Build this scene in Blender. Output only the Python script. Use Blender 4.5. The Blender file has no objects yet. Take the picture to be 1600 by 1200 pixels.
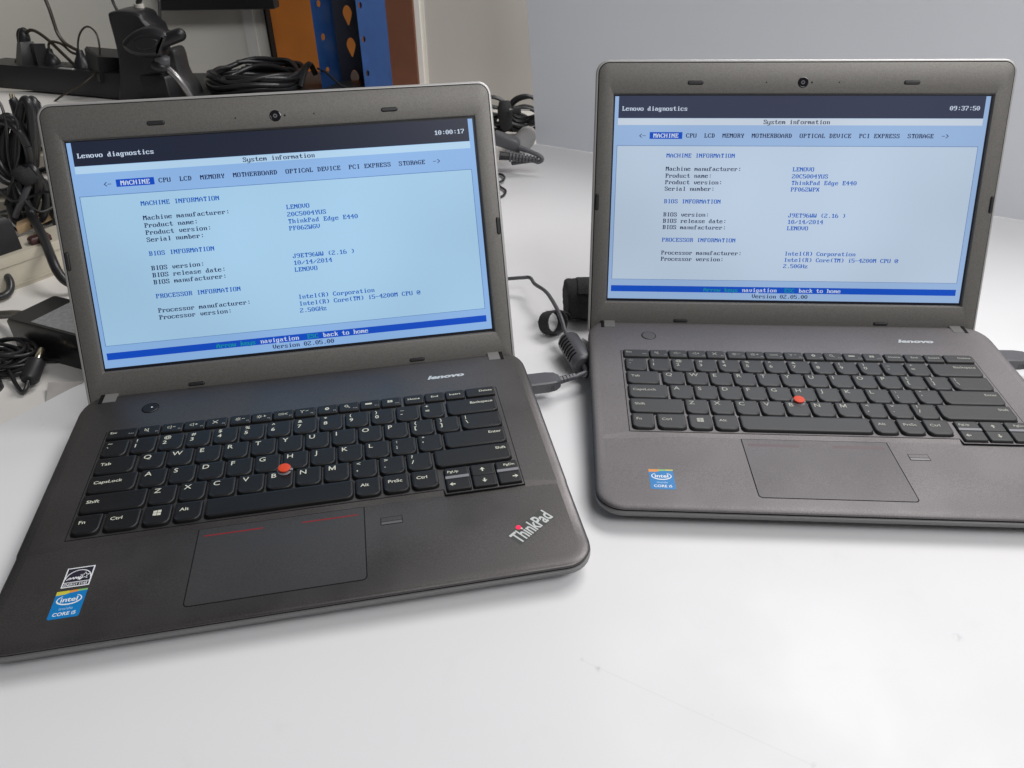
import bpy, bmesh, math, random
from mathutils import Vector, Matrix
random.seed(7)
S = bpy.context.scene
COL = S.collection
MM = 0.001

# ------------------------------------------------------------------ camera, world, lights, exposure
CAM = Vector((0, 0, 351.825))
FW = Vector((0, 0.83723348, -0.5468456)); RT = Vector((0.99988687, -0.0082254, -0.01259329)); UP = Vector((0.01504155, 0.54678373, 0.83713876))
FPX = 1170.84
cd = bpy.data.cameras.new('camera'); cam = bpy.data.objects.new('camera', cd); COL.objects.link(cam)
cam.matrix_world = Matrix(((RT.x, UP.x, -FW.x, 0), (RT.y, UP.y, -FW.y, 0), (RT.z, UP.z, -FW.z, CAM.z * MM), (0, 0, 0, 1)))
cd.sensor_width = 36; cd.sensor_fit = 'HORIZONTAL'; cd.lens = FPX * 36 / 1600
cd.clip_start = 0.01; cd.clip_end = 50
cd.dof.use_dof = True; cd.dof.focus_distance = 0.57; cd.dof.aperture_fstop = 30
S.camera = cam
W = bpy.data.worlds.new('World'); S.world = W; W.use_nodes = True
bg = W.node_tree.nodes['Background']; bg.inputs[0].default_value = (0.93, 0.96, 1.0, 1); bg.inputs[1].default_value = 0.07

def area(name, loc, target, sx, sy, power, col=(1, 1, 1)):
    l = bpy.data.lights.new(name, 'AREA'); l.shape = 'RECTANGLE'; l.size = sx; l.size_y = sy; l.energy = power; l.color = col
    o = bpy.data.objects.new(name, l); COL.objects.link(o); o.location = loc
    o.rotation_euler = (Vector(target) - Vector(loc)).to_track_quat('-Z', 'Y').to_euler()
    return o
area('ceiling_light_back', (0.95, 1.25, 1.75), (0.3, 0.5, 0), 1.4, 0.7, 31, (1.0, 0.985, 0.975))
area('ceiling_light_front', (1.3, 0.0, 1.4), (0.45, 0.6, 0), 0.9, 0.5, 8, (1.0, 0.985, 0.97))
area('fill_light_room', (1.0, -0.8, 1.85), (0.1, 1.0, 0.2), 1.2, 0.6, 22, (0.98, 0.99, 1.0))  # unseen fill light, added to brighten backdrop, partition and bezels
S.view_settings.view_transform = 'Standard'; S.view_settings.look = 'None'
S.view_settings.exposure = 0; S.view_settings.gamma = 1; S.view_settings.use_curve_mapping = False

def ray(u, v): return FW + RT * ((u - 800) / FPX) - UP * ((v - 600) / FPX)
def at(u, v, y):
    d = ray(u, v); return CAM + d * ((y - CAM.y) / d.y)
def atz(u, v, z=0):
    d = ray(u, v); return CAM + d * ((z - CAM.z) / d.z)

# ------------------------------------------------------------------ materials
def mat(name, col, rough=0.5, metal=0.0, spec=0.5, noise=0.0, nscale=400, bump=0.0, bscale=1500, emit=None, rnoise=0.0, coat=0.0, sheen=0.0):
    m = bpy.data.materials.new(name); m.use_nodes = True
    nt = m.node_tree; b = nt.nodes['Principled BSDF']
    b.inputs['Base Color'].default_value = (*col, 1); b.inputs['Roughness'].default_value = rough
    b.inputs['Metallic'].default_value = metal; b.inputs['Specular IOR Level'].default_value = spec
    if coat: b.inputs['Coat Weight'].default_value = coat; b.inputs['Coat Roughness'].default_value = 0.1
    if emit:
        b.inputs['Emission Color'].default_value = (*emit, 1); b.inputs['Emission Strength'].default_value = 1
    tc = nt.nodes.new('ShaderNodeTexCoord') if (noise or bump or rnoise) else None
    def nz(scale, detail=3):
        n = nt.nodes.new('ShaderNodeTexNoise'); n.inputs['Scale'].default_value = scale; n.inputs['Detail'].default_value = detail
        nt.links.new(tc.outputs['Object'], n.inputs['Vector']); return n
    if noise:
        n = nz(nscale); r = nt.nodes.new('ShaderNodeMapRange'); r.inputs[1].default_value = 0.3; r.inputs[2].default_value = 0.7
        r.inputs[3].default_value = 1 - noise; r.inputs[4].default_value = 1 + noise
        nt.links.new(n.outputs['Fac'], r.inputs[0])
        mx = nt.nodes.new('ShaderNodeVectorMath'); mx.operation = 'SCALE'; mx.inputs[0].default_value = col
        nt.links.new(r.outputs[0], mx.inputs['Scale']); nt.links.new(mx.outputs[0], b.inputs['Base Color'])
    if rnoise:
        n = nz(14, 5); r = nt.nodes.new('ShaderNodeMapRange'); r.inputs[1].default_value = 0.35; r.inputs[2].default_value = 0.7
        r.inputs[3].default_value = rough - rnoise; r.inputs[4].default_value = rough + rnoise
        nt.links.new(n.outputs['Fac'], r.inputs[0]); nt.links.new(r.outputs[0], b.inputs['Roughness'])
    if bump:
        n = nz(bscale, 2); bm_ = nt.nodes.new('ShaderNodeBump'); bm_.inputs['Strength'].default_value = bump; bm_.inputs['Distance'].default_value = 0.0002
        nt.links.new(n.outputs['Fac'], bm_.inputs['Height']); nt.links.new(bm_.outputs[0], b.inputs['Normal'])
    return m

M = {}
M['deck'] = mat('charcoal_metallic_paint', (0.116, 0.108, 0.107), 0.46, metal=0.85, spec=1.0, noise=0.20, nscale=1500, bump=0.12, bscale=1800, rnoise=0.09)
M['deck_lit'] = mat('charcoal_metallic_paint_lit', (0.192, 0.179, 0.182), 0.64, metal=0.85, spec=1.0, noise=0.20, nscale=1500, bump=0.12, bscale=1800, rnoise=0.05)  # lit copy of the charcoal paint, light's sheen put into the colour
M['pad'] = mat('touchpad_plastic', (0.094, 0.090, 0.092), 0.50, metal=0.75, spec=1.0, noise=0.18, nscale=1600, bump=0.2, bscale=2200, rnoise=0.05)
M['pad_lit'] = mat('touchpad_plastic_lit', (0.150, 0.140, 0.144), 0.62, metal=0.75, spec=1.0, noise=0.18, nscale=1600, bump=0.2, bscale=2200, rnoise=0.05)  # lighter pad copy, sheen on the right laptop painted in
M['bezel'] = mat('bezel_plastic', (0.165, 0.155, 0.142), 0.52, metal=0.5, spec=1.0, noise=0.2, nscale=1500, bump=0.15, bscale=1600)
M['rim'] = mat('silver_lid_edge', (0.46, 0.45, 0.44), 0.38, metal=0.35)
M['bottom'] = mat('grey_bottom_shell', (0.18, 0.177, 0.18), 0.45, noise=0.08, nscale=900)
M['under'] = mat('black_underside', (0.03, 0.03, 0.03), 0.7)
M['black'] = mat('black_gap', (0.006, 0.006, 0.006), 0.7, spec=0.2)
M['key'] = mat('key_black_plastic', (0.004, 0.004, 0.0052), 0.49, spec=0.52, bump=0.12, bscale=2500, rnoise=0.06)
M['legend_right'] = mat('dimmer_key_legend_ink', (0.40, 0.40, 0.35), 0.6)  # dimmer legend tone for the right laptop's keys
M['key_lit'] = mat('key_black_plastic_lit', (0.020, 0.020, 0.0215), 0.56, spec=0.66, bump=0.1, bscale=2500)  # key plastic lightened, light reflected by the right keys put into its colour
M['legend'] = mat('key_legend_ink', (0.62, 0.62, 0.52), 0.6)
M['legend_dim'] = mat('key_legend_grey_ink', (0.34, 0.34, 0.33), 0.6)
M['bar'] = mat('key_divider_grey', (0.22, 0.22, 0.24), 0.5)
M['red'] = mat('red_rubber', (0.66, 0.055, 0.012), 0.6, bump=0.3, bscale=1500)
M['redline'] = mat('red_stripe_ink', (0.22, 0.012, 0.016), 0.5)
M['redline_dim'] = mat('red_stripe_ink_with_sheen', (0.158, 0.130, 0.134), 0.62, metal=0.85)  # right pad's stripe, paled by reflection painted into its colour
M['led'] = mat('red_indicator', (0.5, 0.0, 0.03), 0.4, emit=(0.85, 0.02, 0.08))
M['silver'] = mat('silver_lettering', (0.62, 0.64, 0.63), 0.35, metal=0.3)
M['badge'] = mat('badge_backing', (0.05, 0.055, 0.05), 0.45)
M['rubber'] = mat('black_rubber', (0.02, 0.02, 0.022), 0.45)
M['glass'] = mat('camera_glass', (0.008, 0.008, 0.01), 0.12, coat=0.6)
M['lensin'] = mat('camera_lens', (0.16, 0.15, 0.17), 0.2)
M['hinge'] = mat('hinge_grey', (0.17, 0.165, 0.16), 0.5)
M['metal'] = mat('steel_sensor', (0.30, 0.29, 0.29), 0.3, metal=0.7)
M['stblue'] = mat('sticker_blue', (0.005, 0.19, 0.50), 0.35)
M['stwhite'] = mat('sticker_white', (0.80, 0.82, 0.84), 0.4)
M['stlight'] = mat('sticker_pale_blue', (0.36, 0.58, 0.80), 0.4)
M['storange'] = mat('sticker_orange', (0.72, 0.28, 0.05), 0.4)
M['styellow'] = mat('sticker_yellow', (0.60, 0.55, 0.06), 0.4)
M['stgreen'] = mat('sticker_green', (0.22, 0.50, 0.16), 0.4)
M['stnavy'] = mat('sticker_navy', (0.022, 0.018, 0.035), 0.4)

class MB:
    def __init__(s): s.v = []; s.f = []; s.mi = []; s.mats = []
    def m(s, name):
        if name not in s.mats: s.mats.append(name)
        return s.mats.index(name)
    def add(s, vs, fs, m):
        o = len(s.v); k = s.m(m); s.v += [tuple(x) for x in vs]
        for f in fs: s.f.append([i + o for i in f]); s.mi.append(k)
    def loft(s, rings, m, cap0=True, cap1=True, mcap=None, closed=True):
        n = len(rings[0]); vs = [p for r in rings for p in r]; fs = []
        for i in range(len(rings) - 1):
            for j in range(n if closed else n - 1):
                k = (j + 1) % n; fs.append([i*n+j, i*n+k, (i+1)*n+k, (i+1)*n+j])
        s.add(vs, fs, m)
        if cap0: s.add(rings[0], [list(range(n))[::-1]], m)
        if cap1: s.add(rings[-1], [list(range(n))], mcap or m)
    def prism(s, poly, z0, z1, m, bev=0.0, msides=None):
        r = [[(x, y, z0) for x, y in poly]]
        if bev:
            cx = sum(x for x, y in poly) / len(poly); cy = sum(y for x, y in poly) / len(poly)
            r.append([(x, y, z1 - bev) for x, y in poly])
            def ins(x, y):
                d = math.hypot(x - cx, y - cy) or 1; return (x - (x - cx) / d * bev, y - (y - cy) / d * bev, z1)
            r.append([ins(x, y) for x, y in poly])
        else: r.append([(x, y, z1) for x, y in poly])
        s.loft(r, msides or m, mcap=m)
    def box(s, x0, x1, y0, y1, z0, z1, m, bev=0.0):
        s.prism([(x0, y0), (x1, y0), (x1, y1), (x0, y1)], z0, z1, m, bev)
    def obox(s, o, ex, ey, ez, m, bev=0.0):       # box from a corner and three edge vectors
        o, ex, ey, ez = Vector(o), Vector(ex), Vector(ey), Vector(ez)
        if ex.cross(ey).dot(ez) < 0: ex, ey = ey, ex
        lx, ly, lz = ex.length, ey.length, ez.length
        t = MB(); b = bev
        t.prism(rrect(0, lx, 0, ly, max(b, .01), 3), b and 0, lz, m, b)
        X, Y, Z = ex / lx, ey / ly, ez / lz
        s.add([o + X*p[0] + Y*p[1] + Z*p[2] for p in t.v], t.f, m)
    def tube(s, pts, r, m, n=10, cap=True, sub=6, squash=None):
        P = [Vector(p) for p in pts]; R = r if isinstance(r, (list, tuple)) else [r] * len(P)
        if sub > 1 and len(P) > 2:
            Q = []; RR = []
            for i in range(len(P) - 1):
                a, b, c, d = P[max(i-1, 0)], P[i], P[i+1], P[min(i+2, len(P)-1)]
                for k in range(sub):
                    t = k / sub
                    Q.append(0.5 * ((2*b) + (c-a)*t + (2*a-5*b+4*c-d)*t*t + (3*b-a-3*c+d)*t**3)); RR.append(R[i] + (R[i+1]-R[i])*t)
            Q.append(P[-1]); RR.append(R[-1]); P, R = Q, RR
        rings = []; up = None
        for i, p in enumerate(P):
            t = (P[min(i+1, len(P)-1)] - P[max(i-1, 0)]).normalized()
            if up is None: up = Vector((0, 0, 1)) if abs(t.z) < 0.9 else Vector((1, 0, 0))
            a = t.cross(up)
            if a.length < 1e-6: a = t.orthogonal()
            a.normalize(); b = a.cross(t).normalized(); up = b
            rings.append([p + a * (math.cos(2*math.pi*k/n) * R[i]) + b * (math.sin(2*math.pi*k/n) * R[i] * (squash or 1)) for k in range(n)])
        s.loft(rings, m, cap, cap)
    def disc(s, x, y, z0, z1, r, m, n=24, bev=0.0):
        s.prism([(x + r*math.cos(2*math.pi*k/n), y + r*math.sin(2*math.pi*k/n)) for k in range(n)], z0, z1, m, bev)
    def xform(s, fn): s.v = [tuple(fn(*p)) for p in s.v]; return s
    def build(s, name, parent=None, loc=(0, 0, 0), rot=(0, 0, 0), smooth=40, data=None):
        me = data
        if me is None:
            me = bpy.data.meshes.new(name); me.from_pydata([(x*MM, y*MM, z*MM) for x, y, z in s.v], [], s.f)
            for k in s.mats: me.materials.append(M[k])
            me.polygons.foreach_set('material_index', s.mi); me.validate(); me.update()
            bm = bmesh.new(); bm.from_mesh(me); bmesh.ops.recalc_face_normals(bm, faces=bm.faces); bm.to_mesh(me); bm.free()
            if smooth:
                me.polygons.foreach_set('use_smooth', [True] * len(me.polygons)); me.set_sharp_from_angle(angle=math.radians(smooth))
        o = bpy.data.objects.new(name, me); COL.objects.link(o)
        o.location = Vector(loc) * MM; o.rotation_euler = rot
        if parent: o.parent = parent
        return o

def tag(o, label=None, cat=None, group=None, kind=None):
    if label: o['label'] = label
    if cat: o['category'] = cat
    if group: o['group'] = group
    if kind: o['kind'] = kind
    return o
def empty(name, loc, rz=0):
    o = bpy.data.objects.new(name, None); COL.objects.link(o); o.location = Vector(loc) * MM; o.rotation_euler = (0, 0, rz); o.empty_display_size = 0.02
    return o
def rrect(x0, x1, y0, y1, r, n=5):
    if not isinstance(r, (list, tuple)): r = [r] * 4      # order: front-left, front-right, back-right, back-left
    out = []
    for (cx, cy, a0), q in zip(((x0, y0, 180), (x1, y0, 270), (x1, y1, 0), (x0, y1, 90)), r):
        q = max(q, 1e-3); px = cx + (q if cx == x0 else -q); py = cy + (q if cy == y0 else -q)
        for k in range(n + 1):
            a = math.radians(a0 + 90 * k / n); out.append((px + q*math.cos(a), py + q*math.sin(a)))
    return out
def cr(pts, n=6): # smooth closed loop not needed; open Catmull-Rom of points
    P = [Vector(p) for p in pts]; Q = []
    for i in range(len(P)-1):
        a, b, c, d = P[max(i-1, 0)], P[i], P[i+1], P[min(i+2, len(P)-1)]
        for k in range(n):
            t = k/n; Q.append(0.5*((2*b)+(c-a)*t+(2*a-5*b+4*c-d)*t*t+(3*b-a-3*c+d)*t**3))
    return Q + [P[-1]]

_tc = {}
def text_mesh(s, bold=0.0, shear=0.0):
    k = (s, bold, shear)
    if k not in _tc:
        c = bpy.data.curves.new('lettering', 'FONT'); c.body = s; c.size = 1; c.offset = bold; c.shear = shear; c.resolution_u = 3
        o = bpy.data.objects.new('lettering', c); COL.objects.link(o)
        me = bpy.data.meshes.new_from_object(o.evaluated_get(bpy.context.evaluated_depsgraph_get()))
        v = [(p.co.x, p.co.y) for p in me.vertices]; f = [list(p.vertices) for p in me.polygons]
        bpy.data.objects.remove(o); bpy.data.curves.remove(c); bpy.data.meshes.remove(me)
        _tc[k] = (v, f)
    return _tc[k]
def put_text(mb, s, x, y, z, cap, m, xs=1.0, bold=0.012, shear=0.0, align='l', width=None, rot=0.0):
    """cap = capital height in mm (or width = total width); x,y = left baseline"""
    v, f = text_mesh(s, bold, shear)
    if not v: return
    x0 = min(p[0] for p in v); x1 = max(p[0] for p in v)
    k = cap / 0.73; kx = k * xs
    if width: kx = width / (x1 - x0)
    w = (x1 - x0) * kx; off = {'l': 0, 'c': -w/2, 'r': -w}[align]; c_, s_ = math.cos(rot), math.sin(rot)
    out = []
    for p in v:
        a, b = (p[0]-x0)*kx + off, p[1]*k
        out.append((x + a*c_ - b*s_, y + a*s_ + b*c_, z))
    mb.add(out, f, m)
def poly(mb, pts, z, m): mb.add([(x, y, z) for x, y in pts], [list(range(len(pts)))], m)
def stroke(mb, pts, w, z, m, closed=False):
    P = [Vector((p[0], p[1])) for p in pts]; n = len(P); L = []; R = []
    for i in range(n):
        a = P[(i-1) % n] if (closed or i > 0) else P[i]; b = P[(i+1) % n] if (closed or i < n-1) else P[i]
        t = (b - a); t = t.normalized() if t.length > 0 else Vector((1, 0)); q = Vector((-t.y, t.x)) * (w if not isinstance(w, list) else w[i]) / 2
        L.append(P[i] + q); R.append(P[i] - q)
    vs = [(p.x, p.y, z) for p in L + R]; fs = []
    for i in range(n if closed else n-1):
        j = (i+1) % n; fs.append([n+i, n+j, j, i])
    mb.add(vs, fs, m)

# ------------------------------------------------------------------ bitmap letters of the diagnostic screen (8 dots wide, rows from the cap line down)
G = dict(l.split(' ', 1) for l in '''A 10 38 6c c6 c6 fe c6 c6 c6 c6
B fc 66 66 66 7c 66 66 66 66 fc
C 3c 66 c2 c0 c0 c0 c0 c2 66 3c
D f8 6c 66 66 66 66 66 66 6c f8
E fe 66 62 68 78 68 60 62 66 fe
F fe 66 62 68 78 68 60 60 60 f0
G 3c 66 c2 c0 c0 de c6 c6 66 3a
H c6 c6 c6 c6 fe c6 c6 c6 c6 c6
I 3c 18 18 18 18 18 18 18 18 3c
J 1e 0c 0c 0c 0c 0c cc cc cc 78
K e6 66 66 6c 78 78 6c 66 66 e6
L f0 60 60 60 60 60 60 62 66 fe
M c6 ee fe fe d6 c6 c6 c6 c6 c6
N c6 e6 f6 fe de ce c6 c6 c6 c6
O 7c c6 c6 c6 c6 c6 c6 c6 c6 7c
P fc 66 66 66 7c 60 60 60 60 f0
R fc 66 66 66 7c 6c 66 66 66 e6
S 7c c6 c6 60 38 0c 06 c6 c6 7c
T 7e 7e 5a 18 18 18 18 18 18 3c
U c6 c6 c6 c6 c6 c6 c6 c6 c6 7c
V c6 c6 c6 c6 c6 c6 c6 6c 38 10
W c6 c6 c6 c6 d6 d6 d6 fe ee 6c
X c6 c6 6c 7c 38 38 7c 6c c6 c6
Y 66 66 66 66 3c 18 18 18 18 3c
Z fe c6 86 0c 18 30 60 c2 c6 fe
a 00 00 00 78 0c 7c cc cc cc 76
b e0 60 60 78 6c 66 66 66 66 7c
c 00 00 00 7c c6 c0 c0 c0 c6 7c
d 1c 0c 0c 3c 6c cc cc cc cc 76
e 00 00 00 7c c6 fe c0 c0 c6 7c
f 38 6c 64 60 f0 60 60 60 60 f0
g 00 00 00 76 cc cc cc cc cc 7c 0c cc 78
h e0 60 60 6c 76 66 66 66 66 e6
i 18 18 00 38 18 18 18 18 18 3c
k e0 60 60 66 6c 78 78 6c 66 e6
l 38 18 18 18 18 18 18 18 18 3c
m 00 00 00 ec fe d6 d6 d6 d6 c6
n 00 00 00 dc 66 66 66 66 66 66
o 00 00 00 7c c6 c6 c6 c6 c6 7c
p 00 00 00 dc 66 66 66 66 66 7c 60 60 f0
r 00 00 00 dc 76 66 60 60 60 f0
s 00 00 00 7c c6 60 38 0c c6 7c
t 10 30 30 fc 30 30 30 30 36 1c
u 00 00 00 cc cc cc cc cc cc 76
v 00 00 00 66 66 66 66 66 3c 18
w 00 00 00 c6 c6 d6 d6 d6 fe 6c
y 00 00 00 c6 c6 c6 c6 c6 c6 7e 06 0c f8
z 00 00 00 fe cc 18 30 60 c6 fe
0 38 6c c6 c6 d6 d6 c6 c6 6c 38
1 18 38 78 18 18 18 18 18 18 7e
2 7c c6 06 0c 18 30 60 c0 c6 fe
3 7c c6 06 06 3c 06 06 06 c6 7c
4 0c 1c 3c 6c cc fe 0c 0c 0c 1e
5 fe c0 c0 c0 fc 06 06 06 c6 7c
6 38 60 c0 c0 fc c6 c6 c6 c6 7c
7 fe c6 06 06 0c 18 30 30 30 30
9 7c c6 c6 c6 7e 06 06 06 0c 78
: 00 00 18 18 00 00 00 18 18 00
/ 00 00 02 06 0c 18 30 60 c0 80
- 00 00 00 00 00 fe 00 00 00 00
( 0c 18 30 30 30 30 30 30 18 0c
) 30 18 0c 0c 0c 0c 0c 0c 18 30
. 00 00 00 00 00 00 00 00 18 18
@ 3c 66 c3 cf db db de c0 63 3e
< 00 06 0c 18 30 60 30 18 0c 06
> 00 60 30 18 0c 06 0c 18 30 60'''.split('\n'))
CW, RH = 3.062, 5.45
def screen_text(mb, s, x, v, m, n):
    """x from the left edge of the opening, v from its top (centre of the row), n = plane offset; screen mesh coords (x, n, u)"""
    px, py = CW / 8, RH / 16
    vs = []; fs = []
    for i, ch in enumerate(s):
        if ch == ' ': continue
        for r, h in enumerate(G[ch].split()):
            b = int(h, 16); k = 7
            while k >= 0:
                if b >> k & 1:
                    e = k
                    while e - 1 >= 0 and b >> (e-1) & 1: e -= 1
                    X0 = x + (i*8 + 7-k - .02) * px; X1 = x + (i*8 + 8-e + .02) * px; V0 = 196.9 - v - (r - 5.1) * py; V1 = V0 - py*1.12
                    o = len(vs); vs += [(X0 - 154.85, n, V1), (X1 - 154.85, n, V1), (X1 - 154.85, n, V0), (X0 - 154.85, n, V0)]; fs.append([o, o+1, o+2, o+3])
                    k = e - 1
                else: k -= 1
    mb.add(vs, fs, m)

# ------------------------------------------------------------------ laptop
HW = 171.0
ZR = lambda y: 16.05 + 0.0457 * y
ZF = lambda y: 17.2 + 0.0150 * y
TILT = math.atan(0.0457)
def deckz(x, y): return ZF(y) if y <= 73 else ZR(y)
def on_deck(mb, front=False, base=0.0):
    f = ZF if front else ZR
    return mb.xform(lambda x, y, z: (x, y, f(y) + z + base))

KEYS = []
def K(x0, x1, y0, y1, leg): KEYS.append((x0, x1, y0, y1, leg))
frow = [(-142, -121.8, 'Esc')] + [(x, x + 14.3, 'F%d' % (i+1)) for i, x in enumerate((-120.2, -104.2, -88.5, -73, -55.7, -40.3, -24.6, -8.8, 8.1, 23.9, 39.9, 55.8))] + [(73.4, 87.6, 'Home'), (89.4, 103.6, 'End'), (105.4, 119.4, 'Insert'), (121.2, 143.2, 'Delete')]
for a, b, t in frow: K(a, b, 177.2, 186.8, ('f', t))
K(-141.6, -125, 156.6, 173.2, ('two', '~', '`'))
for i, (a, b) in enumerate(zip('!@#$%^&*()_+', '1234567890-=')): K(-122.2 + 18.85*i, -105.9 + 18.85*i, 156.6, 173.2, ('two', a, b))
K(104.6, 142, 156.6, 173.2, ('r', 'Backspace'))
K(-141.6, -116.6, 138, 154.4, ('w', 'Tab'))
for i, c in enumerate('QWERTYUIOP'): K(-113.2 + 18.85*i, -96.8 + 18.85*i, 138, 154.4, ('L', c))
K(75.3, 91.7, 138, 154.4, ('two', '{', '[')); K(94.2, 110.6, 138, 154.4, ('two', '}', ']')); K(113.2, 142, 138, 154.4, ('two', '|', '\\'))
K(-141.6, -111.8, 119.2, 135.8, ('w', 'CapsLock'))
for i, c in enumerate('ASDFGHJKL'): K(-109 + 18.85*i, -92.4 + 18.85*i, 119.2, 135.8, ('L', c))
K(60.7, 77.2, 119.2, 135.8, ('two', ':', ';')); K(79.5, 96, 119.2, 135.8, ('two', '"', "'")); K(98.4, 142, 119.2, 135.8, ('r', 'Enter'))
K(-141.6, -102, 100.6, 117.2, ('w', 'Shift'))
for i, c in enumerate('ZXCVBNM'): K(-99.6 + 18.85*i, -83.2 + 18.85*i, 100.6, 117.2, ('L', c))
K(32.4, 48.8, 100.6, 117.2, ('two', '<', ',')); K(51.2, 67.6, 100.6, 117.2, ('two', '>', '.')); K(70, 86.6, 100.6, 117.2, ('two', '?', '/')); K(89.2, 142, 100.6, 117.2, ('r', 'Shift'))
for a, b, t in ((-141.6, -125.6, ('w', 'Fn')), (-122.8, -102.4, ('w', 'Ctrl')), (-99.6, -83.2, ('win',)), (-80.8, -64.3, ('w', 'Alt')), (-61.6, 32, ('none',)), (34.2, 50.2, ('w', 'Alt')), (52.6, 69.2, ('w', 'PrtSc')), (71.6, 88.8, ('w', 'Ctrl'))):
    K(a, b, 82.4, 98.4, t)
for a, b, t, u in ((94, 109.8, ('up', 'PgUp'), ('al',)), (112, 127.2, ('au',), ('ad',)), (129.4, 144, ('up', 'PgDn'), ('ar',))):
    K(a, b, 87.6, 97.8, t); K(a, b, 76.8, 86.9, u)

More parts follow.
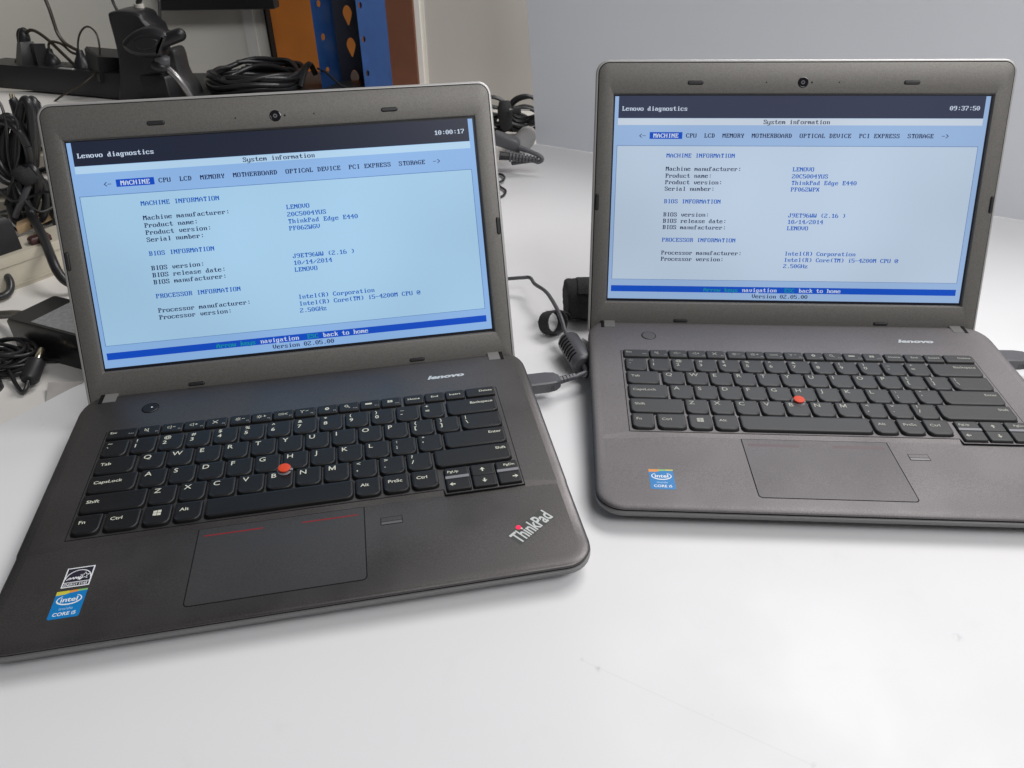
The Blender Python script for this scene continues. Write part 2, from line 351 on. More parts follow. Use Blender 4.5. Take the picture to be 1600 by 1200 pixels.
def key_mesh(w, d, leg, cache={}):
    k = (round(w, 2), round(d, 2), leg)
    if k in cache: return cache[k]
    mb = MB(); f = leg[0]; small = f in ('f', 'up', 'al', 'au', 'ad', 'ar'); H = 2.3 if not small else 2.0
    rf = 0.9 if small else 3.9; rb = 0.8
    bulge = 0 if small else 0.5
    def ring(e, z):
        pts = rrect(-w/2 - e, w/2 + e, -d/2 - e, d/2 + e, [rf + e if rf + e > .1 else .1]*2 + [max(rb + e, .1)]*2, 4)
        out = []
        for x, y in pts:
            if y < 0 and bulge: y -= bulge * max(0, 1 - (x / (w/2))**2) * min(1, max(0, (-y - d/2 + rf + 1)) / rf)
            out.append((x, y, z))
        return out
    mb.loft([ring(0.55, -0.4), ring(0.35, H - 0.9), ring(0.0, H - 0.25), ring(-0.45, H), ring(-2.2 if not small else -1.2, H - (0.16 if not small else 0.05))], 'key')
    z = H + 0.05
    L, R_, T, B = -w/2, w/2, d/2, -d/2
    if f == 'L' and leg[1] == 'M':
        x, y = L + 2.9, T - 6.2; w_, h_ = 4.6, 4.3
        mb.add([(x, y, z), (x + .75, y, z), (x + .75, y + h_, z), (x, y + h_, z), (x + w_ - .75, y, z), (x + w_, y, z), (x + w_, y + h_, z), (x + w_ - .75, y + h_, z)], [[0, 1, 2, 3], [4, 5, 6, 7]], 'legend')
        mb.add([(x + .7, y + h_, z + .004), (x + .7, y + h_ - 1.3, z + .004), (x + w_/2 - .35, y + .2, z + .004), (x + w_/2 + .35, y + .2, z + .004), (x + w_ - .7, y + h_ - 1.3, z + .004), (x + w_ - .7, y + h_, z + .004), (x + w_/2, y + 1.5, z + .004)], [[0, 1, 2, 6], [2, 3, 6], [3, 4, 5, 6]], 'legend')
    elif f == 'L': put_text(mb, leg[1], L + 2.5, T - 6.2, z, 4.3, 'legend', 1.12, 0.008)
    elif f == 'two':
        put_text(mb, leg[1], L + 2.9, T - 4.6, z, 3.2 if leg[1] not in '~' else 3.4, 'legend', 1.15, 0.014)
        put_text(mb, leg[2], L + 2.7, T - 10.4, z, 3.7, 'legend', 1.15, 0.016)
    elif f == 'w': put_text(mb, leg[1], L + 3.0, 0.2, z, 2.9, 'legend', 1.15, 0.014)
    elif f == 'r': put_text(mb, leg[1], R_ - 2.4, T - 6.2, z, 2.7, 'legend', 1.15, 0.012, align='r')
    elif f == 'up':
        put_text(mb, leg[1], L + 1.8 if leg[1] == 'PgUp' else R_ - 1.8, 0.2, z, 2.2, 'legend', 1.2, 0.012, align='l' if leg[1] == 'PgUp' else 'r')
        mb.box(L - .1, R_ + .1, B - .3, B + 2.2, H - 0.4, H + 0.12, 'bar')
    elif f == 'win':
        for i in (0, 1):
            for j in (0, 1):
                x = -2.6 + i*2.6; y = -1.0 + j*2.5; s0 = 0.25 * (1 - i)
                poly(mb, [(x, y + (.3 if j == 0 and i == 0 else 0)), (x + 2.3, y), (x + 2.3, y + 2.2), (x, y + 2.2 - (.3 if j == 1 and i == 0 else 0))], z, 'legend')
    elif f in ('al', 'ar', 'au', 'ad'):
        a = {'ar': 0, 'au': 90, 'al': 180, 'ad': 270}[f]; c_, s_ = math.cos(math.radians(a)), math.sin(math.radians(a))
        ox = -4 if f == 'al' else 4 if f == 'ar' else 0
        P = [(2.0, 0), (-0.3, 1.9), (0.2, 0.5), (-1.9, 0.5), (-1.9, -0.5), (0.2, -0.5), (-0.3, -1.9)]
        pp = [(ox + x*c_ - y*s_, -0.2 + x*s_ + y*c_) for x, y in P]
        mb.add([(x, y, z) for x, y in pp], [[0, 1, 2, 5, 6], [2, 3, 4, 5]], 'legend')
    elif f == 'f':
        t = leg[1]
        if t in ('Home', 'End', 'Insert'): put_text(mb, t, 0, -1.0, z, 2.3, 'legend', 1.2, 0.01, align='c')
        elif t == 'Delete': put_text(mb, t, R_ - 1.6, -0.6, z, 2.3, 'legend', 1.2, 0.01, align='r')
        elif t == 'Esc':
            put_text(mb, t, L + 2, 0, z, 2.2, 'legend', 1.2, 0.012); put_text(mb, 'FnLk', R_ - 1.4, -2.2, z, 1.3, 'legend_dim', 1.1, 0.01, align='r')
        else:
            put_text(mb, t, R_ - 1.0, -3.2, z, 1.35, 'legend_dim', 1.1, 0.01, align='r')
            n = int(t[1:]); spk = [(-3.2, -.6), (-2.2, -.6), (-.8, -1.8), (-.8, 2.0), (-2.2, .8), (-3.2, .8)]
            if n <= 3:
                stroke(mb, spk, 0.4, z, 'legend', True)
                if n == 1: stroke(mb, [(-3.4, 2.2), (-.2, -2)], 0.4, z, 'legend')
                else: stroke(mb, [(.2, .2), (2.2, .2)], 0.45, z, 'legend')
                if n == 3: stroke(mb, [(1.2, 1.2), (1.2, -.8)], 0.45, z + .01, 'legend')
            elif n == 4:
                stroke(mb, [(-2.6, 1.9), (1, -1.5)], 0.5, z, 'legend'); stroke(mb, [(1, 1.9), (-2.6, -1.5)], 0.5, z + .01, 'legend')
            elif n in (5, 6):
                stroke(mb, [(-1.8 + 1.0*math.cos(a*math.pi/6), .2 + 1.0*math.sin(a*math.pi/6)) for a in range(12)], .4, z, 'legend', True)
                for a in range(8):
                    c_, s_ = math.cos(a*math.pi/4), math.sin(a*math.pi/4); stroke(mb, [(-1.8 + 1.5*c_, .2 + 1.5*s_), (-1.8 + 2.1*c_, .2 + 2.1*s_)], .35, z, 'legend')
                stroke(mb, [(1, .4), (3, .4)], .45, z, 'legend')
                if n == 6: stroke(mb, [(2, 1.4), (2, -.6)], .45, z + .01, 'legend')
            elif n == 7: stroke(mb, [(-3.4, .9), (.3, .9), (.3, -.7), (-3.4, -.7)], .4, z, 'legend', True); stroke(mb, [(.8, .1), (3, 1.1)], .4, z, 'legend'); stroke(mb, [(.8, .1), (3, -.9)], .4, z + .01, 'legend')
            elif n == 8: stroke(mb, [(-2, -1.4), (-2, 1)], .4, z, 'legend'); stroke(mb, [(-3.6, 1.9), (-2, .8), (-.4, 1.9)], .4, z + .01, 'legend'); stroke(mb, [(.4, .6), (2.6, 1)], .4, z, 'legend')
            elif n == 9:
                mb.disc(-.5, .3, z - .02, z, 1.6, 'legend', 12); mb.disc(-.5, .3, z - .01, z + .02, .6, 'key', 10)
            elif n == 10: stroke(mb, [(-1.8 + 1.2*math.cos(a*math.pi/6), .8 + 1.2*math.sin(a*math.pi/6)) for a in range(12)], .45, z, 'legend', True); stroke(mb, [(-.9, -.1), (.8, -1.6)], .5, z, 'legend')
            elif n == 11: mb.box(-3.6, 1.4, -.4, 1.3, z - .02, z, 'legend')
            elif n == 12:
                mb.box(-2.6, 1.2, -.9, 1.6, z - .02, z, 'legend')
                stroke(mb, [(-2.6, .4), (1.2, .4)], .25, z + .02, 'key'); stroke(mb, [(-.7, -.9), (-.7, 1.6)], .25, z + .03, 'key')
    cache[k] = mb
    return mb
_kd = {}

def build_laptop(name, loc, yaw, tilt, scr, first, label):
    root = empty(name, loc, yaw); DK, PD = ('deck', 'pad') if first else ('deck_lit', 'pad_lit'); tag(root, label, 'laptop', 'open laptops on the white board')
    # ---- base shell
    mb = MB()
    def outline(e):
        a = HW - e; rf = max(18 - e, 2); rb = max(15 - e, 2); y0, y1 = e, 236 - min(e, 4); pts = []
        n = 7
        for k in range(n+1):
            t = math.radians(270 + 90*k/n); pts.append((a - rf + rf*math.cos(t), y0 + rf + rf*math.sin(t)))
        pts += [(a, 72), (a, 74.5)]
        for k in range(n+1):
            t = math.radians(90*k/n); pts.append((a - rb + rb*math.cos(t), y1 - rb*1.5 + rb*1.5*math.sin(t)))
        for k in range(n+1):
            t = math.radians(90 + 90*k/n); pts.append((-a + rb + rb*math.cos(t), y1 - rb*1.5 + rb*1.5*math.sin(t)))
        pts += [(-a, 74.5), (-a, 72)]
        for k in range(n+1):
            t = math.radians(180 + 90*k/n); pts.append((-a + rf + rf*math.cos(t), y0 + rf + rf*math.sin(t)))
        return [(x + 3.6*(x > 0), y) for x, y in pts]     # the right cheek of the base stands a little wider than the lid
    def ring(e, dz): return [(x, y, deckz(x, y) + dz) for x, y in outline(e)]
    def flat(e, z): return [(x, y, z) for x, y in outline(e)]
    top = [ring(.7, -2.5), ring(.1, -2.3), ring(0, -1.8), ring(.25, -1.2), ring(.9, -.6), ring(2.2, -.22), ring(4.5, -.04), ring(7, 0)]
    mb.loft(top, DK, True, False)
    r = top[-1]; n = len(r)
    fr = [i for i in range(n) if r[i][1] <= 72.2]; re = [i for i in range(n) if r[i][1] > 72.2]
    # front palm rest (lower), bevel, keyboard deck
    F = [(-112, 75.6, ZF(75.6)), (112, 75.6, ZF(75.6))]; R2 = [(-144.6, 79.4, ZR(79.4)), (144.6, 79.4, ZR(79.4))]
    s0 = [i for i in range(n) if r[i][1] <= 72.2 and r[i][0] < 0]; s1 = [i for i in range(n) if r[i][1] <= 72.2 and r[i][0] > 0]
    left = sorted(s0, key=lambda i: i); right = sorted(s1, key=lambda i: i)
    # ring order starts at the front edge right corner, runs up the right side, across the back, down the left side
    front_loop = [r[i] for i in left] + [r[i] for i in right]
    mb.add(front_loop + [F[1], F[0]], [list(range(len(front_loop) + 2))], DK)
    back = [r[i] for i in re]
    mb.add(back + [R2[0], R2[1]], [list(range(len(back) + 2))], DK)
    Rf, Rr, Lr, Lf = r[right[-1]], back[0], back[-1], r[left[0]]
    mb.add([Lf, F[0], R2[0], Lr, F[1], R2[1], Rf, Rr], [[0, 1, 2, 3], [1, 4, 5, 2], [4, 6, 7, 5]], DK)
    base = mb.build('base_shell', root, smooth=32)
    mb = MB()
    mb.loft([ring(.9, -4.6), ring(.9, -2.2)], 'black', True, True)
    mb.loft([flat(30, 3.2), flat(14, 4.0), [(x, y, max(6.0, deckz(x, y) - 10.5)) for x, y in outline(5)], [(x, y, max(7.6, deckz(x, y) - 8.4)) for x, y in outline(1.2)], ring(-.1, -7.4), ring(-.4, -4.4), ring(0.0, -4.0), ring(1.2, -3.95)], 'bottom', True, True)
    bt = mb.build('bottom_shell', root, smooth=50)
    for x in (-130, 130):
        for y in (22, 205):
            f = MB(); f.disc(x, y, 0, 5, 7, 'rubber', 16); f.build('foot', bt)
    # ---- keyboard frame and keys
    mb = MB()
    kp = [(-144.1, 80.0), (91.6, 80.0), (92.8, 75.0), (145.4, 75.0), (145.4, 187.6), (-144.1, 187.6)]
    mb.prism([(-144.7, 79.4), (91.2, 79.4), (92.4, 74.4), (146, 74.4), (146, 188.2), (-144.7, 188.2)], -1.5, 0.05, 'black')
    mb.prism(kp, -1.5, 0.14, DK)
    for x0, x1, y0, y1, leg in KEYS: poly(mb, rrect(x0 - .9, x1 + .5, y0 - 1.0, y1 + .4, [3, 3, 1, 1] if y1 - y0 > 12 else [.8]*4, 3), .17 + (0.004 if leg[0] in ('al', 'au', 'ar') else 0), 'black')  # black key slots, widened left and front as painted shade
    on_deck(mb); kb = mb.build('keyboard', root)
    for x0, x1, y0, y1, leg in KEYS:
        k = (round(x1-x0, 2), round(y1-y0, 2), leg, first); cx, cy = (x0+x1)/2, (y0+y1)/2
        o = key_mesh(x1-x0, y1-y0, leg).build('key', kb, (cx, cy, ZR(cy) + .2), (TILT, 0, 0), data=_kd.get(k), smooth=35)
        if k not in _kd:
            _kd[k] = o.data
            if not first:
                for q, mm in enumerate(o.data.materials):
                    if mm == M['key']: o.data.materials[q] = M['key_lit']
                    if mm == M['legend']: o.data.materials[q] = M['legend_right']
    mb = MB(); n = 24
    def circ(rad, z): return [(-13.3 + rad*math.cos(2*math.pi*i/n), 117.6 + rad*math.sin(2*math.pi*i/n), z) for i in range(n)]
    mb.loft([circ(5.4, 0), circ(5.4, 2.2), circ(5.0, 2.42)], 'bar')
    mb.loft([circ(3.0, 2.0), circ(3.3, 3.1), circ(4.1, 3.7), circ(4.3, 4.3), circ(4.0, 4.75), circ(3.0, 5.0), circ(1.5, 5.02)], 'red')
    on_deck(mb); mb.build('pointing_stick', kb)
    # ---- touchpad
    mb = MB()
    mb.prism(rrect(-64.6, 39, 12.6, 75.2, [3, 3, .6, .6]), -1.4, .06, 'black'); mb.prism(rrect(-63.9, 38.3, 13.3, 74.8, [2.4, 2.4, .4, .4]), -1.2, .13, PD)
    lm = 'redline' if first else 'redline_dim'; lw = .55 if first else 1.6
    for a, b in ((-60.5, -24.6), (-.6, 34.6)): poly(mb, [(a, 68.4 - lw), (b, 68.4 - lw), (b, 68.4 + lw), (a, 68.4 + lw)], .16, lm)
    on_deck(mb, True); mb.build('touchpad', root)
    # ---- fingerprint reader, power button, hinge covers, small lettering
    mb = MB(); mb.prism(rrect(48.6, 62.6, 55.8, 62.6, .6), -1, .08, 'black'); mb.prism(rrect(49, 62.2, 58.6, 62.2, .4), -1, .15, DK); mb.prism(rrect(49, 62.2, 56.2, 58.2, .3), -1, .2, 'metal', .1)
    on_deck(mb, True); mb.build('fingerprint_reader', root)
    mb = MB(); mb.disc(-118.6, 212.7, -1, .12, 6.4, 'black', 32); mb.disc(-118.6, 212.7, -1, .5, 5.9, 'key' if first else PD, 32, .5)  # right button takes the lighter pad colour in place of a reflection
    if first: mb.disc(-117.4, 212.9, .3, .56, .7, 'stwhite', 12)  # white dot painted as a glint on the glossy button
    on_deck(mb); mb.build('power_button', root)
    for sx in (-1, 1):
        mb = MB(); a, b = sorted((sx*147, sx*156.6)); mb.box(a, b, 226.6, 240, -3, .3, 'hinge', .3)
        a, b = sorted((sx*156.9, sx*159.6)); mb.box(a, b, 225.6, 238, -3, .12, 'black')
        on_deck(mb); mb.build('hinge', root)
    mb = MB(); mb.prism([(86, 207.4), (150, 207.4), (146, 216.5), (82, 216.5)], -1, .03, DK); put_text(mb, 'lenovo', 93.6, 208.6, .09, 4.6, 'silver', bold=.05, shear=.25, width=30)
    on_deck(mb); mb.build('nameplate', root)
    mb = MB()
    ang = math.atan2(18.8, 25.2); c_, s_ = math.cos(ang), math.sin(ang)
    B0 = Vector((132.3, 22.6)); ux, uy = Vector((c_, s_)), Vector((-s_, c_))
    P = lambda a, b: tuple(B0 + ux*a + uy*b)
    poly(mb, [P(-.6, -.6), P(32, -.6), P(32, 11), P(-.6, 11)], .05, 'badge')
    tq = MB(); put_text(tq, 'ThinkPad', 0, .2, .12, 10.2, 'silver', bold=.02, width=31.4)
    tq.xform(lambda x, y, z: (*P(x, y), z)); mb.add(tq.v, tq.f, 'silver')
    on_deck(mb, True); mb.build('corner_badge', root)
    v, _ = text_mesh('Thi', .018); w3 = max(p[0] for p in v); v2, _ = text_mesh('ThinkPad', .018); w8 = max(p[0] for p in v2)
    mb = MB(); q = P(w3/w8*31 - 1.2, 10.4); mb.disc(q[0], q[1], 0, .4, 1.75, 'led', 16, .2); on_deck(mb, True); mb.build('indicator_lamp', root)
    # ---- stickers
    dx = 0 if first else 3.0
    mb = MB(); x0, x1, y0, y1 = -137.5 + dx, -120.8 + dx, 18.4, 38.7; w = x1 - x0; h = y1 - y0
    mb.prism(rrect(x0, x1, y0, y1, [1.2, 1.2, .3, .3]), -.5, .08, 'stblue')
    poly(mb, [(x0, y1), (x0, y1 - 2.9), (x0 + w*.3, y1 - 2.7), (x0 + w*.42, y1 - 2.0), (x0 + w*.42, y1)], .1, 'storange' if not first else 'styellow')
    poly(mb, [(x0 + w*.42, y1), (x0 + w*.42, y1 - 2.0), (x0 + w*.7, y1 - 1.4), (x0 + w*.7, y1)], .1, 'stgreen' if not first else 'storange')
    poly(mb, [(x0 + w*.7, y1), (x0 + w*.7, y1 - 1.4), (x1, y1 - 1.2), (x1, y1)], .1, 'styellow' if not first else 'stgreen')
    cx, cy = (x0 + x1)/2, y0 + h*.66
    E_ = [(cx + 6.6*math.cos(math.radians(a)), cy + 3.5*math.sin(math.radians(a))) for a in range(128, 425, 9)]
    stroke(mb, E_, [.35 + .55*math.sin(math.pi*i/(len(E_)-1)) for i in range(len(E_))], .11, 'stwhite')
    put_text(mb, 'intel', cx, cy - 1.5, .115, 3.4, 'stwhite', bold=.018, align='c', width=9.2)
    put_text(mb, 'inside', cx, y0 + 6.0, .115, 2.1, 'stlight', bold=.0, align='c', width=7.4)
    put_text(mb, 'CORE i5', cx, y0 + 2.0, .115, 2.5, 'stwhite', bold=.014, align='c', width=12.2)
    on_deck(mb, True); tag(mb.build('processor_sticker', root), 'small blue sticker with a coloured top strip')
    if first:
        mb = MB(); x0, x1, y0, y1 = -136.5, -121.0, 41.2, 56.6
        mb.prism([(x0, y0), (x1, y0), (x1, y1), (x0, y1)], -.5, .08, 'stwhite')
        poly(mb, [(x0 + .7, y0 + 4), (x1 - .7, y0 + 4), (x1 - .7, y1 - .7), (x0 + .7, y1 - .7)], .1, 'stnavy'); poly(mb, [(x0 + .7, y0 + .7), (x1 - .7, y0 + .7), (x1 - .7, y0 + 3.5), (x0 + .7, y0 + 3.5)], .1, 'stnavy')
        put_text(mb, 'ENERGY STAR', (x0 + x1)/2, y0 + 1.1, .12, 2.0, 'stwhite', bold=.01, align='c', width=13)
        cx, cy = (x0+x1)/2, y0 + 6.4
        stroke(mb, [(cx + 7.0*math.cos(math.radians(a)), cy + 6.6*math.sin(math.radians(a))) for a in range(0, 181, 12)], .55, .12, 'stwhite')
        sc = [(x0 + 1.6, cy - .8), (x0 + 3.2, cy + 1.0), (x0 + 3.7, cy + .2), (x0 + 2.7, cy - .6), (x0 + 4.4, cy + .4), (x0 + 5.2, cy + 1.2), (x0 + 5.5, cy - .3), (x0 + 6.5, cy + 1.3), (x0 + 6.9, cy), (x0 + 7.8, cy + 1.2), (x0 + 8.1, cy - .9), (x0 + 8.9, cy + 1.4), (x0 + 9.0, cy - 1.3), (x0 + 10.3, cy + 1.6)]
        stroke(mb, [(p.x, p.y) for p in cr([(a, b, 0) for a, b in sc], 4)], .55, .122, 'stwhite')
        st = [(x0 + 11.3 + (2.7 if i % 2 == 0 else 1.1)*math.cos(math.radians(90 + 36*i)), cy + 1.7 + (2.7 if i % 2 == 0 else 1.1)*math.sin(math.radians(90 + 36*i))) for i in range(10)]
        stroke(mb, st, .5, .124, 'stwhite', True)
        on_deck(mb, True); tag(mb.build('efficiency_sticker', root), 'small black and white sticker with a star')
    # ---- lid
    ts = 224.6; wl = 171.0
    mb = MB()
    def lr(e, nn, r=11): return [(x, nn, u) for x, u in rrect(-wl + e, wl - e, -7 + e, ts - e, [3, 3, max(r - e, 1), max(r - e, 1)], 7)]
    mb.loft([lr(3.4, 1.2), lr(2.6, .15), lr(1.2, .0), lr(.3, .4), lr(0, 1.0), lr(0, 2.4), lr(.6, 4.4), lr(2.4, 6.0), lr(6, 6.8)], 'rim')
    lid = mb.build('lid', root, (0, 236.5, 22.48), (-tilt, 0, 0), smooth=50)
    ow, s0_, oh = 309.7, 22.5, 174.4
    mb = MB()
    def br(e, nn): return [(x, nn, u) for x, u in rrect(-wl + e, wl - e, -6.5 + e, ts - e, [2.5, 2.5, 11 - e, 11 - e], 7)]
    def op(e, nn):  # opening with the same vertex count as the outline
        return [(x, nn, u) for x, u in rrect(-ow/2 - e, ow/2 + e, s0_ - e, s0_ + oh + e, .3, 7)]
    mb.loft([br(2.0, .9), br(2.0, -.1), br(2.9, -.15)], 'black', False, False)
    mb.loft([br(2.6, -.1), br(2.8, -.75), br(3.6, -1.0), op(2.0, -1.0), op(1.1, -.75), op(0, 1.1)], 'bezel', False, False)
    mb.build('screen_bezel', lid, smooth=40)
    # ---- screen picture
    mb = MB(); X = lambda x: x - 154.85; U = lambda v: s0_ + oh - v
    def rect(x0, x1, v0, v1, nn, m): mb.add([(X(x0), nn, U(v1)), (X(x1), nn, U(v1)), (X(x1), nn, U(v0)), (X(x0), nn, U(v0))], [[0, 1, 2, 3]], m)
    p = scr['p']
    mb.add([(-158, .9, s0_ - 3), (158, .9, s0_ - 3), (158, .9, s0_ + oh + 3), (-158, .9, s0_ + oh + 3), (-158, 1.15, s0_ - 3), (158, 1.15, s0_ - 3), (158, 1.15, s0_ + oh + 3), (-158, 1.15, s0_ + oh + 3)], [[0, 1, 2, 3], [4, 7, 6, 5], [0, 4, 5, 1], [1, 5, 6, 2], [2, 6, 7, 3], [3, 7, 4, 0]], p + 'off')
    rect(.8, 308.4, 1.0, 172.2, .86, p + 'band')
    rect(4, 304.7, .6, 18.4, .82, p + 'dark'); rect(3.8, 304.8, 18.6, 24.0, .82, p + 'white')
    rect(3.7, 304.2, 40.6, 155.0, .82, p + 'line'); rect(4.1, 303.8, 41.0, 154.7, .79, p + 'box')
    rect(3.5, 304.4, 160.5, 165.9, .82, p + 'bar'); rect(31.2, 58.8, 29.7, 35.2, .82, p + 'bar')
    T = lambda s, x, row, c: screen_text(mb, s, x, row * RH, p + c, .74)
    T('Lenovo diagnostics', 7, 1.98, 'wtxt'); T(scr['time'], 276.7, 1.9, 'wtxt'); T('System information', 125.9, 3.93, 'txt')
    T('<-', 22, 5.97, 'txt'); T('MACHINE', 34.35, 5.97, 'wtxt')
    T('CPU  LCD  MEMORY  MOTHERBOARD  OPTICAL DEVICE  PCI EXPRESS  STORAGE', 34.35 + 9*CW, 5.95, 'txt'); T('->', 273.3, 5.93, 'txt')
    for row, s in ((8.95, 'MACHINE INFORMATION'), (15.95, 'BIOS INFORMATION'), (22, 'PROCESSOR INFORMATION')): T(s, 46.4, row, 'blue')
    for row, s in ((10.95, 'Machine manufacturer:'), (12, 'Product name:'), (13, 'Product version:'), (14, 'Serial number:'), (18, 'BIOS version:'), (19, 'BIOS release date:'), (20, 'BIOS manufacturer:'), (24.05, 'Processor manufacturer:'), (25.05, 'Processor version:')): T(s, 46.4, row, 'txt')
    for row, s in ((10.95, 'LENOVO'), (12, '20C5004YUS'), (13, 'ThinkPad Edge E440'), (14, scr['serial']), (18, 'J9ET96WW (2.16 )'), (19, '10/14/2014'), (20, 'LENOVO'), (24, 'Intel(R) Corporation'), (25, 'Intel(R) Core(TM) i5-4200M CPU @'), (26, '2.50GHz')): T(s, 153.7, row, 'blue')
    T('Arrow keys', 85.7, 29.98, 'green'); T('navigation', 119.7, 29.96, 'wtxt'); T('ESC', 156.6, 29.95, 'green'); T('back to home', 169.2, 29.94, 'wtxt'); T('Version 02.05.00', 128.8, 30.96, 'txt')
    mb.build('screen', lid, smooth=0)
    # ---- lid fittings
    def pill(name, cx, cu, w, h):
        m_ = MB(); r = min(w, h)/2 - .01
        pts = rrect(cx - w/2, cx + w/2, cu - h/2, cu + h/2, r, 4); cc = rrect(cx - w/2 + .5, cx + w/2 - .5, cu - h/2 + .5, cu + h/2 - .5, max(r - .5, .1), 4)
        o2 = rrect(cx - w/2 - .35, cx + w/2 + .35, cu - h/2 - .35, cu + h/2 + .35, r + .35, 4)
        m_.loft([[(x, -.9, u) for x, u in o2], [(x, -1.04, u) for x, u in o2]], 'black')
        m_.loft([[(x, -.9, u) for x, u in pts], [(x, -1.6, u) for x, u in pts], [(x, -1.95, u) for x, u in cc]], 'rubber')
        m_.build(name, lid)
    for x in (-88, 88):
        pill('rubber_bumper', x, 206.3, 12.5, 2.7); pill('rubber_bumper', x, 5.4, 12, 2.4)
    for x in (-166.6, 166.6): pill('rubber_bumper', x, 109, 2.4, 13.5)
    m_ = MB(); C_ = lambda r, nn, x=0, u=206.5: [(x + r*math.cos(2*math.pi*i/24), nn, u + r*math.sin(2*math.pi*i/24)) for i in range(24)]
    m_.loft([C_(4.3, -.9), C_(4.3, -1.1), C_(3.9, -1.25), C_(3.4, -1.15)], 'glass'); m_.loft([C_(1.6, -1.1), C_(1.6, -1.22)], 'lensin'); m_.loft([C_(.7, -1.1), C_(.7, -1.26)], 'glass')
    m_.build('webcam', lid)
    m_ = MB(); m_.loft([C_(.75, -.9, 7.2, 206.4), C_(.75, -1.05, 7.2, 206.4)], 'black'); m_.build('camera_lamp', lid)
    for x in (-29.8, 29.4):
        m_ = MB(); m_.loft([C_(.55, -.9, x, 206.5), C_(.55, -1.05, x, 206.5)], 'black'); m_.build('microphone_hole', lid)
    return root

def srgb(r, g, b): return tuple(((c/255)/12.92 if c/255 <= .04045 else ((c/255 + .055)/1.055)**2.4) for c in (r, g, b))
def screen_mats(p, cols):
    for k, c in cols.items():
        e = srgb(*c); m = M[p + k] = mat('screen_' + k, (.006, .006, .007), .34, spec=.3, emit=e)
        # backlight of the panel: a little weaker towards its edges and uneven
        nt = m.node_tree; tc = nt.nodes.new('ShaderNodeTexCoord'); mp = nt.nodes.new('ShaderNodeMapping'); n = nt.nodes.new('ShaderNodeTexNoise')
        n.inputs['Scale'].default_value = 7; n.inputs['Detail'].default_value = 1; r = nt.nodes.new('ShaderNodeMapRange')
        nt.links.new(tc.outputs['Object'], n.inputs['Vector']); nt.links.new(n.outputs['Fac'], r.inputs[0])
        r.inputs[1].default_value = .3; r.inputs[2].default_value = .7; r.inputs[3].default_value = .88; r.inputs[4].default_value = 1.06
        g = nt.nodes.new('ShaderNodeTexGradient'); g.gradient_type = 'QUADRATIC_SPHERE'; nt.links.new(tc.outputs['Object'], mp.inputs[0]); nt.links.new(mp.outputs[0], g.inputs[0])
        mp.inputs['Location'].default_value = (0, 0, -.36); mp.inputs['Scale'].default_value = (2.6, .01, 3.3)
        r2 = nt.nodes.new('ShaderNodeMapRange'); nt.links.new(g.outputs[0], r2.inputs[0]); r2.inputs[3].default_value = .92; r2.inputs[4].default_value = 1.09
        mu = nt.nodes.new('ShaderNodeMath'); mu.operation = 'MULTIPLY'; nt.links.new(r.outputs[0], mu.inputs[0]); nt.links.new(r2.outputs[0], mu.inputs[1])
        nt.links.new(mu.outputs[0], nt.nodes['Principled BSDF'].inputs['Emission Strength'])
screen_mats('a_', dict(off=(14, 15, 22), band=(138, 178, 226), dark=(30, 36, 54), white=(176, 208, 234), line=(70, 110, 170), box=(162, 200, 228), bar=(8, 74, 190), wtxt=(196, 212, 232), txt=(14, 28, 76), blue=(2, 86, 180), green=(16, 146, 150)))
screen_mats('b_', dict(off=(16, 18, 28), band=(148, 177, 216), dark=(50, 56, 78), white=(194, 206, 220), line=(86, 116, 166), box=(182, 199, 219), bar=(10, 76, 188), wtxt=(196, 208, 226), txt=(24, 34, 72), blue=(10, 88, 180), green=(22, 140, 146)))

# ------------------------------------------------------------------ setting: bench, white board, backdrop
M['bench'] = mat('bench_laminate', (0.78, 0.75, 0.715), 0.5, noise=0.05, nscale=9, bump=0.1, bscale=300)
M['cream'] = mat('cream_plastic', (0.50, 0.46, 0.37), 0.45, noise=0.05, nscale=30)
M['wall'] = mat('grey_beige_partition', (0.80, 0.77, 0.70), 0.75, noise=0.03, nscale=5)
M['wall_far'] = mat('grey_white_panel', (0.58, 0.56, 0.52), 0.7, noise=0.03, nscale=5)
M['walledge'] = mat('pale_edge_trim', (0.80, 0.78, 0.74), 0.6)
M['orange'] = mat('orange_panel', (0.55, 0.19, 0.03), 0.6, noise=0.08, nscale=20)
M['brown'] = mat('brown_board', (0.16, 0.055, 0.025), 0.6, noise=0.1, nscale=20)
M['bluedark'] = mat('dark_blue_rack_web', (0.012, 0.016, 0.035), 0.5)  # web of the post in a darker blue than its flanges
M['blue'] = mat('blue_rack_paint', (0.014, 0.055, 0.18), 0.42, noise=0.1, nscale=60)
M['cable'] = mat('black_cable', (0.018, 0.018, 0.02), 0.36, spec=0.6)
M['cable_brown'] = mat('dark_brown_cable', (0.035, 0.026, 0.018), 0.45)
M['plastic'] = mat('black_plastic', (0.014, 0.014, 0.016), 0.4, bump=0.2, bscale=900)
M['gloss'] = mat('glossy_black_plastic', (0.010, 0.010, 0.011), 0.3, spec=.35, coat=0.12)
M['greyplug'] = mat('grey_plug_plastic', (0.085, 0.085, 0.095), 0.42, spec=0.6, bump=0.1)
M['greylight'] = mat('light_grey_plastic', (0.30, 0.29, 0.29), 0.5)
M['velcro'] = mat('black_hook_fabric', (0.030, 0.030, 0.032), 0.95, bump=1.0, bscale=2500, noise=0.7, nscale=1300)
M['label'] = mat('adapter_label_and_sheen', (0.24, 0.24, 0.245), 0.35, noise=0.2, nscale=250)
M['tip'] = mat('nickel_tip', (0.75, 0.68, 0.52), 0.22, metal=1.0)
M['darkplat'] = mat('dark_grey_case', (0.03, 0.031, 0.032), 0.5)
M['card'] = mat('cardboard', (0.36, 0.25, 0.14), 0.8, noise=0.12, nscale=60)
